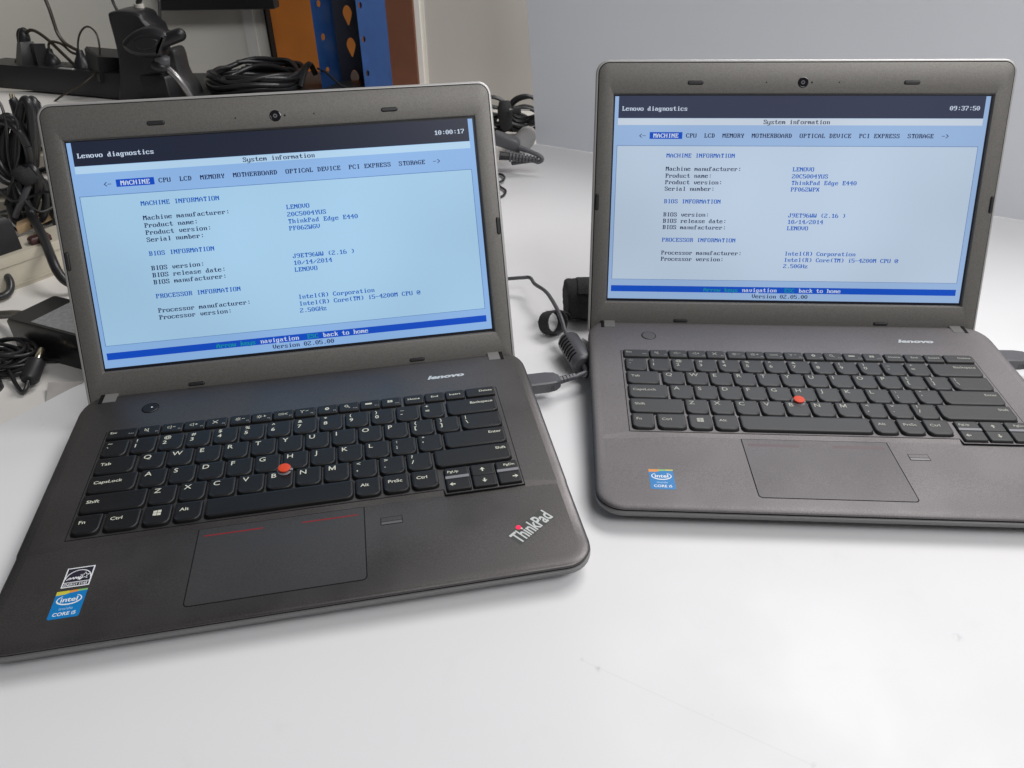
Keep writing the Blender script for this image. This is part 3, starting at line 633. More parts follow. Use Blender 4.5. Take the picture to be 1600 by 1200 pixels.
M['maroon'] = mat('dark_red_plastic', (0.05, 0.018, 0.016), 0.4)
M['clear'] = mat('clear_plug', (0.55, 0.52, 0.48), 0.25)

# white board surface with faint scuffs and a score line that belong to it
wm = mat('white_foam_board', (0.762, 0.756, 0.765), 0.42, spec=0.35, rnoise=0.08); M['white'] = wm
nt = wm.node_tree; b = nt.nodes['Principled BSDF']
tc = nt.nodes.new('ShaderNodeTexCoord')
def noise(scale, detail=4, dist=0.0):
    n = nt.nodes.new('ShaderNodeTexNoise'); n.inputs['Scale'].default_value = scale; n.inputs['Detail'].default_value = detail; n.inputs['Distortion'].default_value = dist
    nt.links.new(tc.outputs['Object'], n.inputs['Vector']); return n.outputs['Fac']
def math_(op, a, b_=None, clamp=False):
    n = nt.nodes.new('ShaderNodeMath'); n.operation = op; n.use_clamp = clamp
    for i, q in enumerate((a, b_)):
        if q is None: continue
        if isinstance(q, (int, float)): n.inputs[i].default_value = q
        else: nt.links.new(q, n.inputs[i])
    return n.outputs[0]
def rng(v, a, b_, c, d):
    n = nt.nodes.new('ShaderNodeMapRange'); nt.links.new(v, n.inputs[0])
    for i, q in enumerate((a, b_, c, d)): n.inputs[i+1].default_value = q
    return n.outputs[0]
def dist_to(x, y):
    n = nt.nodes.new('ShaderNodeVectorMath'); n.operation = 'DISTANCE'; nt.links.new(tc.outputs['Object'], n.inputs[0]); n.inputs[1].default_value = (x*MM, y*MM, 0); return n.outputs['Value']
dark = math_('ADD', rng(noise(3.0, 5), .45, .75, 0, .025), rng(noise(38, 6, .8), .62, .8, 0, .05))
fine = noise(420, 4)
for (u, v), rad, amt in (((1497, 996), 5, .35), ((935, 1045), 3.5, .32), ((908, 1030), 2.5, .2), ((1275, 1198), 4, .3), ((842, 958), 2, .15), ((1113, 1117), 1.5, .2), ((1193, 961), 1.5, .12), ((66, 664), 3, .15)):
    P_ = atz(u, v, 0); m_ = rng(dist_to(P_.x, P_.y), 0.0, rad*.75*MM, amt, 0); dark = math_('ADD', dark, math_('MULTIPLY', m_, rng(fine, .4, .62, 0, 1)))
sep = nt.nodes.new('ShaderNodeSeparateXYZ'); nt.links.new(tc.outputs['Object'], sep.inputs[0])
A_, B_ = atz(905, 1030, 0), atz(1275, 1198, 0); d_ = (B_ - A_); d_.z = 0; L_ = d_.length; d_ /= L_
al = math_('ADD', math_('MULTIPLY', math_('SUBTRACT', sep.outputs[0], A_.x*MM), d_.x), math_('MULTIPLY', math_('SUBTRACT', sep.outputs[1], A_.y*MM), d_.y))
ac = math_('ABSOLUTE', math_('ADD', math_('MULTIPLY', math_('SUBTRACT', sep.outputs[0], A_.x*MM), -d_.y), math_('MULTIPLY', math_('SUBTRACT', sep.outputs[1], A_.y*MM), d_.x)))
ln = math_('MULTIPLY', rng(ac, .0001, .0006, .07, 0), math_('MULTIPLY', math_('GREATER_THAN', al, 0), math_('LESS_THAN', al, L_*MM)))
dark = math_('ADD', dark, ln, True)
mx = nt.nodes.new('ShaderNodeMix'); mx.data_type = 'RGBA'; nt.links.new(dark, mx.inputs[0]); mx.inputs[6].default_value = (0.762, 0.756, 0.765, 1); mx.inputs[7].default_value = (0.22, 0.22, 0.23, 1)
nt.links.new(mx.outputs[2], b.inputs['Base Color'])

mb = MB(); mb.box(-1500, 1600, -500, 1650, -40, -3, 'bench'); tag(mb.build('bench_top', None), kind='structure')
corner = atz(838, 225); wr = atz(1600, 345); e0 = atz(0, 665)
dirw = (wr - corner).normalized(); dire = (e0 - corner).normalized()
P1 = corner + dire * 1900; P2 = corner + dirw * 1500
mb = MB(); pl = [(corner.x, corner.y), (P1.x, P1.y), (P1.x + 400, -600), (1500, -600), (P2.x, P2.y)]
mb.prism(pl[::-1] if False else pl, -3, 0, 'white'); tag(mb.build('white_board', None, smooth=0), 'white board lying flat under both laptops', 'board')
nrm = Vector((-dirw.y, dirw.x, 0));
if nrm.y < 0: nrm = -nrm
mb = MB(); h_ = 520; sh = dirw * (-0.085 * h_)
q = [corner, P2, P2 + Vector((0, 0, h_)), corner + sh + Vector((0, 0, h_))]
q = [p + Vector((0, 0, .3)) for p in q]
M['backboard'] = mat('white_backdrop_card', (0.80, 0.82, 0.86), 0.6, noise=0.015, nscale=4)
mb.loft([[p for p in q], [p + nrm*5 for p in q]], 'backboard'); tag(mb.build('backdrop_panel', None, smooth=0), 'tall white backdrop panel standing behind the right laptop', 'backdrop')

# ------------------------------------------------------------------ the two laptops
build_laptop('laptop', (-122.12, 285.6, 0), math.radians(10.484), math.radians(24.84), dict(p='a_', time='10:00:17', serial='PF06ZWGV'), True,
             'open charcoal laptop on the left, its screen clock reading 10:00:17')
build_laptop('laptop', (225.0, 353.64, 0), math.radians(-3.781), math.radians(18.59), dict(p='b_', time='09:37:50', serial='PF06ZWPX'), False,
             'open charcoal laptop in front of the backdrop panel, clock on screen reading 09:37:50')
def lap(k, x, y, z):
    X, Y, a = (-122.12, 285.6, math.radians(10.484)) if k == 'A' else (225.0, 353.64, math.radians(-3.781))
    return Vector((X + x*math.cos(a) - y*math.sin(a), Y + x*math.sin(a) + y*math.cos(a), z))

# ------------------------------------------------------------------ power leads of the laptops
def dc_plug(k, side):
    """flat rectangular plug sticking out of the side of a laptop; returns the mesh builder and the lead's start"""
    mb = MB(); s = side
    prof = lambda x, hw, z0, z1: [lap(k, s*x, y, z) for y, z in ((199 - hw, z0 + 1), (199 - hw, z1 - 1), (200 - hw, z1), (198 + hw, z1), (199 + hw, z1 - 1), (199 + hw, z0 + 1), (198 + hw, z0), (200 - hw, z0))]
    mb.loft([prof(173.6, 8.8, 11, 21), prof(190, 8.8, 11, 21), prof(197, 7.6, 11.3, 20.7), prof(200.5, 5, 12.3, 19.7), prof(201.5, 3, 13.5, 18.5)], 'greyplug')
    for i in range(5):
        x = 188 + i*1.5; a = lap(k, s*x, 190.0, 12.5); mb.obox(a, lap(k, s*(x + .7), 190.0, 12.5) - a, lap(k, s*x, 190.4, 12.5) - a, (0, 0, 4.2), 'greyplug')
    for i in range(5):
        mb.tube([lap(k, s*(201 + i*3), 199.6 + i*.8, 16), lap(k, s*(203.1 + i*3), 200.1 + i*.8, 16)], 3.3 - i*.12, 'greyplug', 12)
    mb.tube([lap(k, s*200, 199, 16), lap(k, s*217, 203, 16)], 2.2, 'greyplug', 10)
    return mb, lap(k, s*216, 203, 16)
root = empty('power_lead', lap('A', 185, 199, 0)); 
def rooted(mb, name, root, sm=45):
    L = root.location / MM; mb.xform(lambda x, y, z: (x - L.x, y - L.y, z - L.z)); return mb.build(name, root, smooth=sm)
tag(root, 'grey power lead plugged into the side of the left laptop, with barrel ferrite', 'power cable', 'power leads plugged into the laptops')
mb, p0 = dc_plug('A', 1); rooted(mb, 'plug', root, 24)
f0 = atz(911, 570, 12); f1 = atz(888, 532, 14)
fd = (f1 - f0); fl = fd.length; fd /= fl
mb = MB()
mb.tube([p0, lap('A', 226, 208, 15), atz(914, 588, 13), atz(915, 578, 12), f0 + fd*4], 2.1, 'greyplug', 12)
mb.tube([f1 - fd*4, atz(883, 517, 17), atz(874, 490, 24), atz(855, 458, 26), atz(836, 444, 22), atz(828, 434, 20), atz(815, 434, 19), atz(790, 436, 17), atz(760, 440, 12), atz(735, 452, 6)], 1.9, 'greyplug', 12)
rooted(mb, 'cord', root)
mb = MB()
mb.tube([f0 - fd*1, f0 + fd*.5, f0 + fd*2, f0 + fd*(fl - 2), f0 + fd*(fl - .5), f1 + fd*1], [7, 9.4, 10.2, 10.2, 9.4, 6.5], 'greyplug', 24, sub=1)
sd = fd.cross(Vector((0, 0, 1))).normalized()
for i in range(7):
    c = f0 + fd*(6 + i*(fl - 12)/6); a0 = []
    pts = [c + sd*(-10.35*math.cos(t)) + Vector((0, 0, 10.35*math.sin(t))) for t in (math.radians(q) for q in range(5, 66, 10))]
    mb.tube(pts, .75, 'black', 6, sub=1)
rooted(mb, 'ferrite', root)

root = empty('power_lead', lap('B', 185, 199, 0)); tag(root, 'grey power lead plugged into the right laptop, cut by the frame edge', 'power cable', 'power leads plugged into the laptops')
mb, p0 = dc_plug('B', 1); rooted(mb, 'plug', root, 24)
mb = MB(); mb.tube([p0, lap('B', 232, 206, 15), lap('B', 250, 222, 12), lap('B', 262, 250, 9), lap('B', 268, 270, 10), lap('B', 300, 322, 7), lap('B', 350, 332, 3), lap('B', 460, 330, 2.4)], 2.1, 'greyplug', 12); rooted(mb, 'cord', root)
a_ = lap('B', 268, 278, 11); b_ = lap('B', 284, 306, 11); mb = MB(); d = (b_ - a_).normalized(); mb.tube([a_ - d*2, a_, b_, b_ + d*2], [7, 10, 10, 7], 'greyplug', 20, sub=1); rooted(mb, 'ferrite', root)

# velcro loop on the left laptop's lead
mb = MB(); c = atz(868, 528, 0); ax = Vector((0.62, -0.66, 0.40)).normalized(); s1 = ax.cross(Vector((0, 0, 1))).normalized(); s2 = s1.cross(ax).normalized()
if s2.z < 0: s2 = -s2
cc = c + Vector((-2, 8, 12.5)); ring = []
n = 40; rnd = random.Random(3)
def strap_ring(w0, rad): return [cc + ax*(w0 + rnd.uniform(-.25, .25)) + s1*((rad + rnd.uniform(-.18, .18))*1.06*math.cos(2*math.pi*i/n)) + s2*((rad + rnd.uniform(-.18, .18))*(.94 + .05*math.sin(4*math.pi*i/n + 1))*math.sin(2*math.pi*i/n)) for i in range(n)]
mb.loft([strap_ring(w, 12.4) for w in (-6.5, -6.2, -3, 0, 3, 6.2, 6.5)] + [strap_ring(w, 11.1) for w in (6.5, 6.2, 3, 0, -3, -6.2, -6.5)], 'velcro', False, False)
for q in range(160):
    t = rnd.uniform(0, 6.28); w0 = rnd.choice((-6.5, 6.5, rnd.uniform(-6, 6))); p = cc + ax*w0 + s1*(12.6*1.06*math.cos(t)) + s2*(12.6*.94*math.sin(t)); d = (p - cc - ax*w0).normalized() + Vector((rnd.uniform(-.8, .8), rnd.uniform(-.8, .8), rnd.uniform(-.8, .8)))
    mb.tube([p - d*.4, p + d*rnd.uniform(.3, 1.1)], [.12, .05], 'velcro', 3, sub=1)
tl = [cc + ax*w0 + s1*a + s2*b for (a, b) in ((-9, 8.5), (-13, 6), (-16, 4), (-18, 1), (-19, -3)) for w0 in (-6.5, 6.5)]
bot_ = [p - s2*1.4 for p in tl]; vs = tl + bot_; fs = []; o_ = len(tl)
for i in range(4): fs += [[2*i, 2*i+1, 2*i+3, 2*i+2], [o_+2*i, o_+2*i+2, o_+2*i+3, o_+2*i+1], [2*i, 2*i+2, o_+2*i+2, o_+2*i], [2*i+1, o_+2*i+1, o_+2*i+3, 2*i+3]]
fs += [[o_-2, o_-1, 2*o_-1, 2*o_-2], [0, o_, o_+1, 1]]
mb.add(vs, fs, 'velcro'); tag(mb.build('cable_strap', None), 'black fuzzy strap curled in an open ring beside the grey ferrite', 'cable strap')

# wrapped strap bundle behind the right laptop's left edge
mb = MB(); c = atz(925, 512, 0)
def wr(r, dx, z=21): return [c + Vector((dx + rnd.uniform(-.3, .3) - 1.5*math.cos(2*math.pi*i/40), (r + rnd.uniform(-.3, .3))*math.cos(2*math.pi*i/40) + 20, z + (r + rnd.uniform(-.3, .3))*math.sin(2*math.pi*i/40)*.98 + .5*math.sin(dx*.3))) for i in range(40)]
mb.loft([wr(13, -25), wr(17, -25.2), wr(19.6, -24.4), wr(20.6, -22)] + [wr(20.8 - .004*(x + 2)**2, x) for x in range(-18, 14, 4)] + [wr(19, 16), wr(15, 17)], 'velcro')
for k, (x0, r0) in enumerate(((-14, 21.6), (6, 21.3))):
    arc = [(r0, a) for a in range(-20, 150, 10)]
    P = lambda r, a, x: c + Vector((x, 20 + r*math.cos(math.radians(a)), 21 + r*math.sin(math.radians(a))*.98))
    mb.loft([[P(r, a, x0), P(r, a, x0 + 15), P(r - 1.6, a, x0 + 15), P(r - 1.6, a, x0)] for r, a in arc], 'velcro')
for q in range(120):
    a = rnd.uniform(0, 200); x = rnd.uniform(-24, 10); p = c + Vector((x, 20 + 21*math.cos(math.radians(a)), 21 + 20.6*math.sin(math.radians(a)))); d = Vector((rnd.uniform(-.8, .8), math.cos(math.radians(a)), math.sin(math.radians(a))))
    mb.tube([p - d*.4, p + d*rnd.uniform(.4, 1.2)], [.12, .05], 'velcro', 3, sub=1)
tag(mb.build('strapped_cable_bundle', None), 'thick black fabric strapped roll half hidden by the right laptop lid', 'cable bundle')
# crumpled white tie below it
mb = MB(); c2 = atz(908, 548, 0)
mb.add([c2 + Vector(p) for p in ((-8, -6, .4), (6, -14, .6), (14, 2, .5), (1, 3, 12), (10, -4, 9), (-6, 8, .4))], [[0, 1, 4, 3], [1, 2, 4], [4, 2, 5, 3], [3, 5, 0], [0, 5, 2, 1]], 'white')
tag(mb.build('paper_scrap', None, smooth=0), 'small crumpled white paper scrap below the strapped roll', 'paper')

# ------------------------------------------------------------------ background at far left: partition, rack, orange panel
def slab(name, pts, depth, m, label, cat, bottom=None, extra=None):
    mb = MB(); P = [Vector(p) for p in pts]; mb.loft([P, [p + Vector((0, depth, 0)) for p in P]], m)
    if extra: extra(mb)
    return tag(mb.build(name, None, smooth=0), label, cat)
xr = at(423, 60, 1330).x
root = empty('partition_wall', (-1000, 1330, 0)); tag(root, 'plain grey beige partition behind the power strip and black stand', 'partition')
mb = MB(); mb.box(-1700, xr - 3, 1330, 1350, -2.5, 900, 'wall'); rooted(mb, 'panel', root)
mb = MB(); mb.box(xr - 3, xr, 1326, 1352, -2.5, 900, 'black'); mb.box(xr - 40, xr - 22, 1328.5, 1332, -2.5, 900, 'walledge'); rooted(mb, 'edge_trim', root)
x0, x1 = at(420, 60, 1440).x, at(575, 60, 1440).x
mb = MB(); mb.box(x0 - 60, x1, 1440, 1455, -2.5, 900, 'orange'); tag(mb.build('orange_panel', None, smooth=0), 'flat orange panel seen between the partition edge and blue rack post', 'panel')
x0, x1 = at(585, 60, 1400).x, at(648, 60, 1400).x
mb = MB(); mb.box(x0, x1, 1400, 1425, -2.5, 900, 'brown'); tag(mb.build('brown_board', None, smooth=0), 'upright reddish brown board just right of the blue rack post', 'board')
x0, x1 = at(648, 60, 1530).x, at(661, 60, 1530).x
root = empty('whiteboard', (200, 1530, 0)); tag(root, 'plain grey white panel with pale upright frame, left of the backdrop', 'panel')
mb = MB(); mb.box(x1, 900, 1536, 1550, -2.5, 900, 'wall_far'); rooted(mb, 'panel', root)
mb = MB(); mb.box(x0, x1 - 3, 1530, 1556, -2.5, 900, 'walledge'); mb.box(x1 - 3, x1 + 5, 1534, 1552, -2.5, 900, 'wall'); rooted(mb, 'frame', root)

def holed_strip(mb, A0, A1, z0, z1, holes, m, th=None):
    """vertical strip from plan point A0 to A1 between z0 and z1; holes = (s, z, rs(mm), rz(mm), tear)"""
    A0, A1 = Vector(A0), Vector(A1); d = A1 - A0; w = d.length; e = d / w; holes = sorted(holes, key=lambda h: h[1])
    P = lambda a, z: (A0.x + e.x*a, A0.y + e.y*a, z)
    cuts = [z0] + [(holes[i][1] + holes[i+1][1])/2 for i in range(len(holes)-1)] + [z1]
    N = 32
    for (s, hz, rs, rz, tear), a, b in zip(holes, cuts[:-1], cuts[1:]):
        cx = s*w; out = []; inn = []
        for i in range(N):
            t = 2*math.pi*i/N; cx_, sx_ = math.cos(t), math.sin(t)
            k = (.42 + .58*min(1, max(0, (sx_ + .75)/1.0))) if tear else 1
            inn.append(P(cx + rs*cx_*k, hz + rz*sx_))
            hx = (w - cx) if cx_ > 0 else cx; hv = (b - hz) if sx_ > 0 else (hz - a)
            k2 = min(hx/abs(cx_) if abs(cx_) > 1e-6 else 1e9, hv/abs(sx_) if abs(sx_) > 1e-6 else 1e9)
            out.append(P(cx + cx_*k2, hz + sx_*k2))
        mb.loft([out, inn], m, False, False)
        # corners of the cell
        for cxn, czn in ((w, b), (0, b), (0, a), (w, a)):
            ang = math.atan2(czn - hz, cxn - cx) % (2*math.pi); i = int(ang / (2*math.pi) * N); j = (i+1) % N
            mb.add([out[i], P(cxn, czn), out[j]], [[0, 1, 2]], m)
root = empty('rack_post', (at(540, 130, 1150).x, 1180, 0)); tag(root, 'upright blue steel rack post with teardrop slots', 'rack post')
fl0 = at(484, 0, 1120); fl1 = at(517, 0, 1176); fw1 = at(559, 0, 1182); fr0 = at(555, 0, 1120); fr1 = at(601, 0, 1172)
zz = lambda u, v, y: at(u, v, y).z
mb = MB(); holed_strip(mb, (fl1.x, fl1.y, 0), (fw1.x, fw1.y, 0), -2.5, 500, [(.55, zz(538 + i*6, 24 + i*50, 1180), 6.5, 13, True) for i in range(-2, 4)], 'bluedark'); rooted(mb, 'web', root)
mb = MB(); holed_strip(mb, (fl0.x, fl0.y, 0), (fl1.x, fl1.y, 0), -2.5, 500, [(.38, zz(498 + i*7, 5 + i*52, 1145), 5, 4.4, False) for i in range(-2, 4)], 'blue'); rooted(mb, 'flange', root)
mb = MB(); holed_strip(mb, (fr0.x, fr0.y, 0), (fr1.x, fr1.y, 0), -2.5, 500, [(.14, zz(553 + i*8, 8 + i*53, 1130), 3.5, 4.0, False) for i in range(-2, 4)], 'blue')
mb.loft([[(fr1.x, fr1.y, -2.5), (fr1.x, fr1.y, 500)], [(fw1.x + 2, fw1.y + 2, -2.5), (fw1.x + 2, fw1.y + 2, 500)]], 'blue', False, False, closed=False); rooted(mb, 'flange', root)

# black screen hanging in at the top
mb = MB(); a = at(250, 16, 1290); bq = at(432, 24, 1290)
root = empty('wall_screen', (a.x + 60, 1316, a.z)); tag(root, 'black flat screen at the top, only its lower edge showing', 'screen')
mb.prism(rrect(a.x, bq.x, a.z - 1, a.z + 150, 3), 0, 26, 'plastic', 1.5); mb.xform(lambda x, y, z: (x, 1290 + 26 - z, y)); rooted(mb, 'body', root)
mb = MB(); mb.box(a.x + 8, bq.x - 8, 1289.2, 1291, a.z + 14, a.z + 142, 'glass'); rooted(mb, 'display', root)
mb = MB(); mb.box((a.x + bq.x)/2 - 20, (a.x + bq.x)/2 + 20, 1315, 1331, a.z + 50, a.z + 90, 'plastic'); rooted(mb, 'wall_bracket', root)

# dark case that carries the coil and the stand
xl = at(196, 150, 1050).x; xrt = at(548, 150, 1050).x
mb = MB(); mb.prism(rrect(xl, xrt, 1035, 1255, 8), -2.5, 124, 'darkplat', 4); tag(mb.build('equipment_case', None), 'low dark grey case under the black stand and coiled cable', 'case')

# cable coil on the case
mb = MB(); c = at(408, 120, 1150); cx, cy = c.x, 1140
for L in range(9):
    r = 58 + 20*random.random() - L*1.5; ph = random.random()*6; e = .82 + .12*random.random(); ox, oy = random.uniform(-8, 8), random.uniform(-6, 6); z0 = 129 + (L // 3)*7 + random.random()*2
    mb.tube([(cx + ox + r*math.cos(ph + t*.2618), cy + oy + e*r*math.sin(ph + t*.2618), z0 + 3*math.sin(t*.9 + L) + 6*max(0, math.sin(ph + t*.2618))) for t in range(24)], 3.4, 'cable', 9, sub=3)
mb.tube([(cx + 62, cy - 20, 128), (cx + 70, cy - 5, 150), (cx + 74, cy + 8, 152), (cx + 78, cy + 14, 138)], 4, 'cable', 8)
mb.tube([(cx + 88, cy - 10, 150), (cx + 104, cy - 26, 146), (cx + 126, cy - 44, 133), (cx + 148, cy - 52, 128)], 1.6, 'cable', 8)
tag(mb.build('cable_coil', None), 'black cable wound in a flat coil, lying on the dark case', 'cable coil')

# articulated stand
root = empty('desk_stand', (at(250, 150, 1100).x, 1100, 124)); tag(root, 'black desk stand with tapered column and side lever, beneath the hanging screen edge', 'stand')
y0 = 1100
def P(u, v, dy=0): return at(u, v, y0 + dy)
def silhouette(pts, yf, depth, m, bev=3.0):
    """solid cut-out: outline in the 7.27x study crop, front face at yf, real thickness and rounded rims"""
    O = [at(130 + x/7.27, y/7.27, yf) for x, y in pts]; P3 = []
    n = len(O); O = [Vector((p.x, yf, p.z)) for p in O]
    sm = []
    for i in range(n):       # corner-cut twice for soft corners
        a, b = O[i], O[(i+1) % n]; sm += [a*.78 + b*.22, a*.22 + b*.78]
    c = sum(sm, Vector()) / len(sm)
    def ins(e, dy):
        r = []
        for i in range(len(sm)):
            t = (sm[(i+1) % len(sm)] - sm[i-1]).normalized(); nn = Vector((-t.z, 0, t.x))
            if nn.dot(sm[i] - c) > 0 and False: nn = -nn
            r.append(sm[i] + nn*(e*sgn) + Vector((0, dy, 0)))
        return r
    area2 = sum(sm[i-1].x*sm[i].z - sm[i].x*sm[i-1].z for i in range(len(sm))); sgn = 1 if area2 > 0 else -1
    mb = MB(); mb.loft([ins(bev, 0), ins(bev*.35, bev*.3), ins(0, bev), ins(0, depth - bev), ins(bev, depth)], m)
    return mb
rooted(silhouette([(265, 175), (285, 140), (400, 120), (560, 135), (650, 165), (690, 240), (800, 330), (830, 560), (870, 760), (960, 900), (1050, 1230), (380, 1230), (402, 900), (395, 700), (350, 480)], 1078, 52, 'plastic', 4), 'column', root)
hd = silhouette([(415, 490), (470, 420), (560, 352), (650, 318), (760, 312), (870, 350), (960, 400), (950, 500), (880, 585), (905, 660), (790, 670), (640, 667), (520, 630), (432, 560)], 1046, 30, 'plastic', 7)
rooted(hd, 'clamp_head', root)
mb = silhouette([(560, 470), (640, 430), (760, 428), (860, 462), (800, 560), (640, 580)], 1044.6, 4, 'plastic', 1.2); rooted(mb, 'clamp_plate', root)
mb = MB(); pa = lambda x, y, yy: at(130 + x/7.27, y/7.27, yy)
mb.tube([pa(900, 470, 1056), pa(960, 445, 1056), pa(1080, 400, 1056), pa(1110, 389, 1056), pa(1135, 380, 1056), pa(1155, 372, 1056)], [8.2, 8.4, 8.2, 7.8, 6.4, 2.5], 'plastic', 18, sub=2); rooted(mb, 'lever', root)
rooted(silhouette([(880, 590), (1000, 556), (1050, 600), (1110, 860), (1230, 985), (1300, 1230), (900, 1230), (860, 800)], 1082, 40, 'darkplat', 4), 'rear_brace', root)
mb = MB(); mb.tube([pa(860, 680, 1060), pa(920, 690, 1056), pa(985, 700, 1058)], [7, 8.5, 6], 'greyplug', 14); mb.tube([pa(810, 740, 1058), pa(880, 760, 1054), pa(945, 780, 1056)], [6, 7.5, 6], 'plastic', 14)
mb.tube([pa(960, 780, 1058), pa(1060, 870, 1056), pa(1150, 990, 1056), pa(1225, 1120, 1058), pa(1260, 1230, 1060)], 4.6, 'metal', 14); rooted(mb, 'curved_tube', root)

# rack of cream slats at the far left (carries the strip's left end)
root = empty('slatted_rack', (-640, 960, -3)); tag(root, 'cream slatted rack standing on the bench behind the tangled cords', 'rack')
zs = [6, 30, 54, 78, 102]
for i, z in enumerate(zs):
    mb = MB(); mb.box(-900, -470, 880 + i*12, 1170, z, z + 16, 'cream' if i % 2 else 'bench', 1.5); rooted(mb, 'slat', root)
mb = MB(); mb.box(-890, -480, 960, 1160, -2.5, 112, 'card'); rooted(mb, 'core', root)

# power strip and what is plugged into it
sA = at(-30, 116, 1190); sB = at(262, 140, 1062)
root = empty('power_strip', ((sA.x + sB.x)/2, (sA.y + sB.y)/2, 124)); tag(root, 'long black power strip running across the slatted rack to the stand', 'power strip')
ex = sB - sA; ex.z = 0; ey = Vector((-ex.y, ex.x, 0)).normalized() * 46
mb = MB(); o = Vector((sA.x, sA.y, 121)); mb.obox(o, ex, ey, Vector((0, 0, 33)), 'plastic', 3); rooted(mb, 'body', root)
mb = MB(); exn = ex.normalized(); L = ex.length
for t in (.34, .44, .54, .64, .74): mb.obox(o + ex*t + ey*.25 + Vector((0, 0, 32.6)), exn*22, ey*.5, Vector((0, 0, 1.2)), 'darkplat', .5)
rooted(mb, 'socket', root)
mb = MB(); mb.obox(o + ex*.455 + ey*.03 + Vector((0, 0, 32.8)), exn*26, ey*.10, Vector((0, 0, 1.6)), 'rim', .3); rooted(mb, 'switch', root)
YS = lambda t: (o + ex*t).y + 22
def plug_thing(name, label, cat, parts, grp=None):
    r0 = parts[0][0]; root = empty(name, (r0.x, r0.y, 154)); tag(root, label, cat, grp)
    return root
def ycam(u): return sA.y + (sB.y - sA.y) * (u + 30) / 292 + 24
def Q(u, v, dy=0): return at(u, v, ycam(u) + dy)
root = empty('plug_adapter', Q(40, 105)); tag(root, 'chunky black plug adapter on the left end of the power strip', 'adapter', 'plugs in the power strip')
mb = MB(); mb.tube([Q(48, 110), Q(46, 92), Q(41, 72), Q(39, 66)], [21, 19, 14, 12], 'plastic', 4, sub=1); mb.tube([Q(68, 108), Q(58, 68)], 11, 'plastic', 4, sub=1); rooted(mb, 'body', root)
mb = MB(); mb.tube([Q(38, 72), Q(38, 60), Q(37, 50), Q(39, 46)], [7, 8, 6, 3.5], 'plastic', 12); rooted(mb, 'plug', root)
mb = MB(); mb.tube([Q(42, 52), Q(38, 46), Q(30, 46), Q(27, 54), Q(29, 72), Q(27, 90), Q(17, 112), Q(6, 130)], 1.5, 'cable_brown', 8)
mb.tube([Q(42, 50), Q(48, 47), Q(58, 50), Q(76, 63), Q(96, 82), Q(118, 103)], 2.3, 'cable_brown', 8); rooted(mb, 'cord', root)
for i, (pts, rad, lab) in enumerate((
        ([(84, 106), (83, 96), (78, 84), (77, 76)], [11, 10, 5, 3.5], 'small tapered black plug between the chunky adapter and the next plug on the power strip'),
        ([(132, 112), (128, 98), (126, 88), (124, 78)], [14, 10, 6, 4], 'tapered black plug next to the square adapter on the power strip'))):
    root = empty('mains_plug', Q(*pts[0])); tag(root, lab, 'plug', 'plugs in the power strip')
    mb = MB(); mb.tube([Q(*p) for p in pts], rad, 'plastic', 12, sub=3); rooted(mb, 'body', root)
    mb = MB()
    if i == 0: mb.tube([Q(77, 78), Q(76, 70), Q(80, 65), Q(88, 66), Q(98, 70), Q(112, 82), Q(128, 86, 8), Q(142, 92, 14)], 1.8, 'cable_brown', 8)
    else: mb.tube([Q(124, 80), Q(112, 74), Q(100, 66), Q(90, 52), Q(84, 35), Q(77, 14), Q(66, -14), Q(60, -40)], 2.4, 'cable_brown', 8)
    rooted(mb, 'cord', root)
root = empty('plug_adapter', Q(165, 118)); tag(root, 'square black plug adapter against the stand column on the power strip', 'adapter', 'plugs in the power strip')
mb = MB(); mb.tube([Q(171, 124), Q(168, 84), Q(168, 82)], [27, 31, 28], 'plastic', 4, sub=1); rooted(mb, 'body', root)
mb = MB(); mb.tube([Q(154, 104, -22), Q(156, 80, -22), Q(152, 56, -16), Q(143, 44, -10), Q(134, 42, -6), Q(126, 50), Q(122, 64), Q(122, 80)], 1.3, 'cable_brown', 8)
mb.tube([Q(152, 110, -24), Q(146, 118, -40), Q(128, 132, -60), Q(108, 143, -64), Q(86, 158, -66), Q(70, 178, -70)], 1.3, 'cable_brown', 8); rooted(mb, 'cord', root)
# cords hanging in front of the partition
mb = MB(); mb.tube([at(172, -14, 1110), at(177, 4, 1108), at(184, 18, 1105)], 2.0, 'cable', 8); mb.tube([at(246, -14, 1215), at(249, 4, 1212), at(250, 30, 1190), at(252, 52, 1130)], 2.2, 'cable', 8)
tag(mb.build('hanging_cord', None), 'thin black cord hanging from the screen down to the stand', 'cable')
root = empty('cable_joint', at(216, 10, 1120)); tag(root, 'pale clear cable connector above the stand column', 'connector')
mb = MB(); mb.tube([at(221, 22, 1118), at(216, 6, 1118)], 6.5, 'clear', 10); rooted(mb, 'housing', root)
mb = MB(); mb.tube([at(216, 6, 1118), at(219, -6, 1118), at(224, -30, 1118)], 3.5, 'cable', 10); rooted(mb, 'cord', root)

# ------------------------------------------------------------------ near left clutter
ra = atz(0, 462, -3); rb = atz(100, 425, -3); rd = (rb - ra).normalized(); rn = Vector((-rd.y, rd.x, 0))
if rn.y < 0: rn = -rn
HZ = 36
root = empty('cable_raceway', ra); tag(root, 'cream plastic cable duct standing on the bench beside the left laptop lid', 'cable duct')
mb = MB(); o = ra - rd*180; mb.obox(o, rd*420, rn*44, Vector((0, 0, HZ)), 'cream', 1.2); rooted(mb, 'channel', root)
mb = MB(); mb.obox(o - rn*1.2 + Vector((0, 0, HZ - 9)), rd*420, rn*46.4, Vector((0, 0, 10.5)), 'cream', 1.0); mb.obox(o - rn*.8 + Vector((0, 0, 4)), rd*420, rn*2, Vector((0, 0, 2.2)), 'cream', .5); rooted(mb, 'lid', root)
zt = HZ + 1.8 - 3
root = empty('power_brick', ra); tag(root, 'dark square adapter sitting on top of the cream cable duct', 'adapter')
